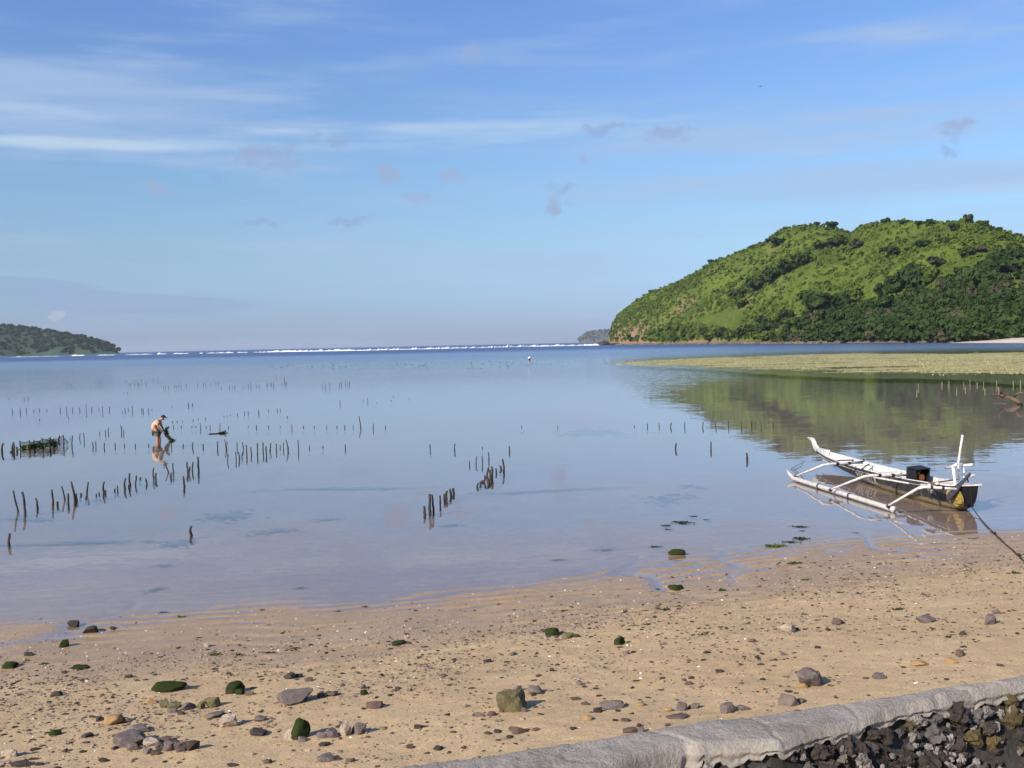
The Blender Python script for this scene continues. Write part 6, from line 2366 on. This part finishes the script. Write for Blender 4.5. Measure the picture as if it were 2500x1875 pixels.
def person(loc, rotz, scale, skin, shirt, legs, label, cap=True, shorts_to=0.45):
    """figure bent over in knee-deep water; local +x is forward, z = 0 is the water"""
    t = empty('person', loc, (0, 0, rotz))
    t.scale = (scale,) * 3
    V, E, R = [], [], []

    def chain(pts, start=None):
        prev = start
        for (x_, y_, z_, r_) in pts:
            V.append((x_, y_, z_))
            R.append(r_)
            if prev is not None:
                E.append((prev, len(V) - 1))
            prev = len(V) - 1
        return prev
    sp_end = chain([(-0.10, 0, 0.40, (0.15, 0.12)), (-0.16, 0, 0.52, (0.15, 0.115)), (-0.14, 0, 0.66, (0.165, 0.12)), (-0.05, 0, 0.77, (0.16, 0.10)), (0.04, 0, 0.82, 0.062), (0.10, 0, 0.855, 0.058)])
    chain([(0.155, 0, 0.885, (0.075, 0.088)), (0.185, 0, 0.93, (0.07, 0.085))], sp_end)
    hands = []
    for s in (1, -1):
        chain([(-0.07, 0.10 * s, 0.34, 0.085), (-0.02, 0.115 * s, 0.0, 0.056), (-0.05, 0.12 * s, -0.20, 0.05), (-0.07, 0.12 * s, -0.40, 0.036), (0.05, 0.13 * s, -0.44, 0.036)], 0)
        e = chain([(-0.02, 0.19 * s, 0.75, 0.056), (0.05, 0.22 * s, 0.56, 0.042), (0.15, 0.16 * s, 0.40, 0.033), (0.20, 0.13 * s, 0.36, 0.03)], 3)
        for k in range(5):
            dy = (k - 1.5) * 0.018
            if k == 4:
                chain([(0.215, (0.13 - 0.03) * s, 0.365, 0.009), (0.235, (0.13 - 0.05) * s, 0.345, 0.008)], e)
            else:
                chain([(0.235, 0.13 * s + dy, 0.335, 0.0095), (0.245, 0.13 * s + dy, 0.305, 0.0085), (0.23, 0.13 * s + dy, 0.285, 0.008)], e)
        hands.append(Vector((0.235, 0.13 * s, 0.31)))
    obj('body', skin_mesh('body', V, E, R, skin), t)
    # shirt
    V2 = [(-0.13, 0, 0.43), (-0.18, 0, 0.53), (-0.155, 0, 0.67), (-0.06, 0, 0.785), (0.02, 0, 0.815)]
    R2 = [(0.165, 0.135), (0.168, 0.135), (0.185, 0.142), (0.175, 0.118), (0.085, 0.08)]
    E2 = [(0, 1), (1, 2), (2, 3), (3, 4)]
    for s in (1, -1):
        i = len(V2)
        V2 += [(-0.02, 0.19 * s, 0.755), (0.03, 0.22 * s, 0.62)]
        R2 += [0.074, 0.066]
        E2 += [(3, i), (i, i + 1)]
    obj('shirt', skin_mesh('shirt', V2, E2, R2, shirt), t)
    V3, E3, R3 = [(-0.10, 0, 0.42)], [], [(0.165, 0.135)]
    for s in (1, -1):
        i = len(V3)
        V3 += [(-0.075, 0.10 * s, 0.33), (-0.045, 0.11 * s, 0.14)]
        R3 += [0.105, 0.094]
        E3 += [(0, i), (i, i + 1)]
    obj('shorts', skin_mesh('shorts', V3, E3, R3, legs), t)
    # head details: cap with a peak, nose, ears, eyes, mouth
    hc = Vector((0.185, 0, 0.925))
    capv = [(hc.x + p[0] * 0.098, p[1] * 0.088, hc.z + 0.012 + max(p[2], -0.12) * 0.095) for p in ICO2[0]]
    co = obj('cap', mesh_data('cap', capv, ICO2[1], m_cap_, True), t)
    MB().add([(hc.x + 0.06, 0.07, hc.z + 0.02), (hc.x + 0.17, 0.05, hc.z - 0.03), (hc.x + 0.19, 0, hc.z - 0.035), (hc.x + 0.17, -0.05, hc.z - 0.03), (hc.x + 0.06, -0.07, hc.z + 0.02), (hc.x + 0.08, 0, hc.z + 0.035)],
             [(0, 1, 2, 5), (5, 2, 3, 4)]).build('peak', m_cap_, co)
    MB().tube([(hc.x + 0.085, 0, hc.z - 0.005), (hc.x + 0.108, 0, hc.z - 0.04), (hc.x + 0.09, 0, hc.z - 0.05)], [0.010, 0.016, 0.010], 6).build('nose', skin, t, True)
    for s in (1, -1):
        MB().tube([(hc.x - 0.005, 0.083 * s, hc.z - 0.005), (hc.x - 0.005, 0.093 * s, hc.z - 0.03)], [0.016, 0.012], 6).build('ear', skin, t, True)
        obj('eye', mesh_data('eye', [(p[0] * 0.010, p[1] * 0.012, p[2] * 0.008) for p in ICO1[0]], ICO1[1], m_cap_), t, (hc.x + 0.083, 0.032 * s, hc.z - 0.008))
    MB().tube([(hc.x + 0.075, 0.025, hc.z - 0.075), (hc.x + 0.086, 0, hc.z - 0.075), (hc.x + 0.075, -0.025, hc.z - 0.075)], 0.006, 5).build('mouth', m_skin_dark, t)
    tag(t, label, 'person')
    return t, hands


pl = P(389, 1076.5)
per, hands = person(pl, 0.06, 1.02, m_skin, m_shirt_p, m_shorts, 'person in a pale top and dark cap bending over in the water')
# bundle of harvested weed in the hands
wb = empty('weed_bundle', pl + Vector((0.24, 0, 0)))
tag(wb, 'dark line of harvested seaweed held by the wading person', 'seaweed')
for i, (x_, y_, z_, sx, sz_) in enumerate([(0.05, 0, 0.42, .16, .30), (0.02, 0.05, 0.30, .20, .34), (0.10, -0.03, 0.20, .22, .34), (0.17, 0, 0.10, .20, .24), (0.27, 0.02, 0.02, .26, .16), (0.13, 0.0, 0.55, .13, .16), (0.06, 0.02, 0.52, 0.10, 0.2)]):
    obj('weed_tuft', WEEDS[i % 4], wb, (x_, y_, z_ - sz_ * 0.15), (0.3 * i, 0.25 * (i % 3), 0.8 * i), (sx, sx, sz_ * 1.6))
MB().tube([(0.0, 0, 0.33), (0.06, 0, 0.20), (0.16, 0, 0.06), (0.28, 0, -0.02)], 0.012, 5).build('line', m_rope, wb)
pl2 = P(1293, 882)
person(pl2, 0.5, 1.12, m_skin_dark, m_shirt_w, m_darkcloth, 'tiny distant person in a white shirt standing in the far shallows')

# weed floating by itself to the right of the person
fw = empty('floating_weed', P(530, 1059))
tag(fw, 'long dark raft of seaweed floating right of the wading person', 'seaweed')
for i, (x_, w, h) in enumerate([(-14, 10, 5), (-7, 12, 6), (1, 12, 5), (8, 12, 7), (14, 12, 15), (19, 8, 4)]):
    q_ = P(530 + x_, 1059 - x_ * 0.08) - fw.location
    k = P(530, 1059).length / FPX
    obj('weed_tuft', WEEDS[i % 4], fw, q_, (0, 0, i), (w * k * 1.4, w * k * 1.4, h * k * 1.8))

# ------------------------------------------------------------------ net pen with drying weed
pen = empty('net_pen', P(105, 1098))
tag(pen, 'low net pen full of green seaweed near the left edge', 'net')
SN = 200 / 2212
tops = [(540, 300, 540, 560), (800, 295, 800, 560), (940, 290, 940, 540), (1150, 235, 1155, 530), (1350, 205, 1360, 500), (1460, 235, 1465, 470), (1690, 150, 1690, 450)]
tp = []
for (a, b_, c_, d_) in tops:
    g = P(c_ * SN, 1050 + d_ * SN * 0.93)
    k = g.length / FPX
    h = (d_ * 0.93 - b_) * SN * k
    tp.append((g, h))
    obj('pen_stake', _st.choice(STAKES)[0], pen, g - pen.location + Vector((0, 0, -0.45)), (_st.uniform(-.04, .04), _st.uniform(-.04, .04), _st.uniform(0, 6)), (0.9, 0.9, h + 0.45))
tip = P(1850 * SN, 1050 + 400 * SN)
line = []
for i, (g, h) in enumerate(tp):
    p_ = g + Vector((0, 0, h * 0.88))
    if i:
        a = line[-1]
        line += [a.lerp(p_, 0.33) + Vector((0, 0, -0.04)), a.lerp(p_, 0.66) + Vector((0, 0, -0.04))]
    line.append(p_)
line.append(tip + Vector((0, 0, 0.1)))
MB().tube([q - pen.location for q in line], 0.012, 5).build('top_rope', m_rope, pen)
# net strands
nb = MB()
for r_i in range(1, 6):
    nb.tube([Vector((q.x, q.y, q.z * (1 - r_i / 6))) - pen.location for q in line], 0.0045, 3, False)
for i in range(len(line) - 1):
    for t in np.linspace(0, 1, 6)[:-1]:
        q = line[i].lerp(line[i + 1], t)
        nb.tube([q - pen.location, Vector((q.x, q.y, 0)) - pen.location], 0.0045, 3, False)
tag(nb.build('net', m_rope, pen), kind='stuff')
for i in range(26):
    t = _wd.random()
    q = line[int(t * 15)].lerp(line[int(t * 15) + 1], _wd.random())
    z = _wd.uniform(0.0, q.z * 0.45)
    s_ = _wd.uniform(0.26, 0.45)
    obj('weed_heap', _wd.choice(WEEDSG if _wd.random() < 0.75 else WEEDS), pen, Vector((q.x, q.y + _wd.uniform(0.02, 0.25), z)) - pen.location, (_wd.uniform(-.5, .5), _wd.uniform(-.5, .5), i), (s_, s_ * 0.6, s_ * 1.1))
for i, (a, b_, c_, d_) in enumerate([(85, 375, 85, 585), (335, 400, 350, 560), (385, 350, 380, 570), (290, 580, 290, 600), (460, 465, 460, 575), (1612, 160, 1612, 280)]):
    stake(a * SN, 1050 + b_ * SN, c_ * SN, 1050 + d_ * SN, ['forked stake at the very left edge', 'left stake of the crossed pair before the net pen', 'right leaning stake of the crossed pair before the net pen', 'tiny stub left of the net pen', 'weed-hung stump touching the left end of the net pen', 'thin stake behind the right end of the net pen'][i], 'stakes by the net pen', rad=0.04)

# bird high over the hill
m_bird = plain('dark_bird', (0.03, 0.03, 0.035), 0.8, 0.1, 5.0)
bp = PY(1856, 211, 150.0)
bd = empty('flying_bird', bp, (0.1, 0.15, 0.6))
tag(bd, 'tiny dark bird flying in the blue sky above the hill', 'bird')
MB().tube([(-0.2, 0, 0), (-0.05, 0, 0.01), (0.1, 0, 0.01), (0.2, 0, 0)], [0.01, 0.045, 0.04, 0.012], 6).build('body', m_bird, bd, True)
for s in (1, -1):
    MB().add([(0.08, 0.02 * s, 0.01), (-0.06, 0.02 * s, 0.01), (-0.04, 0.25 * s, 0.09), (-0.10, 0.48 * s, 0.03), (0.06, 0.24 * s, 0.10)], [(0, 1, 2, 4), (4, 2, 3)]).build('wing', m_bird, bd)
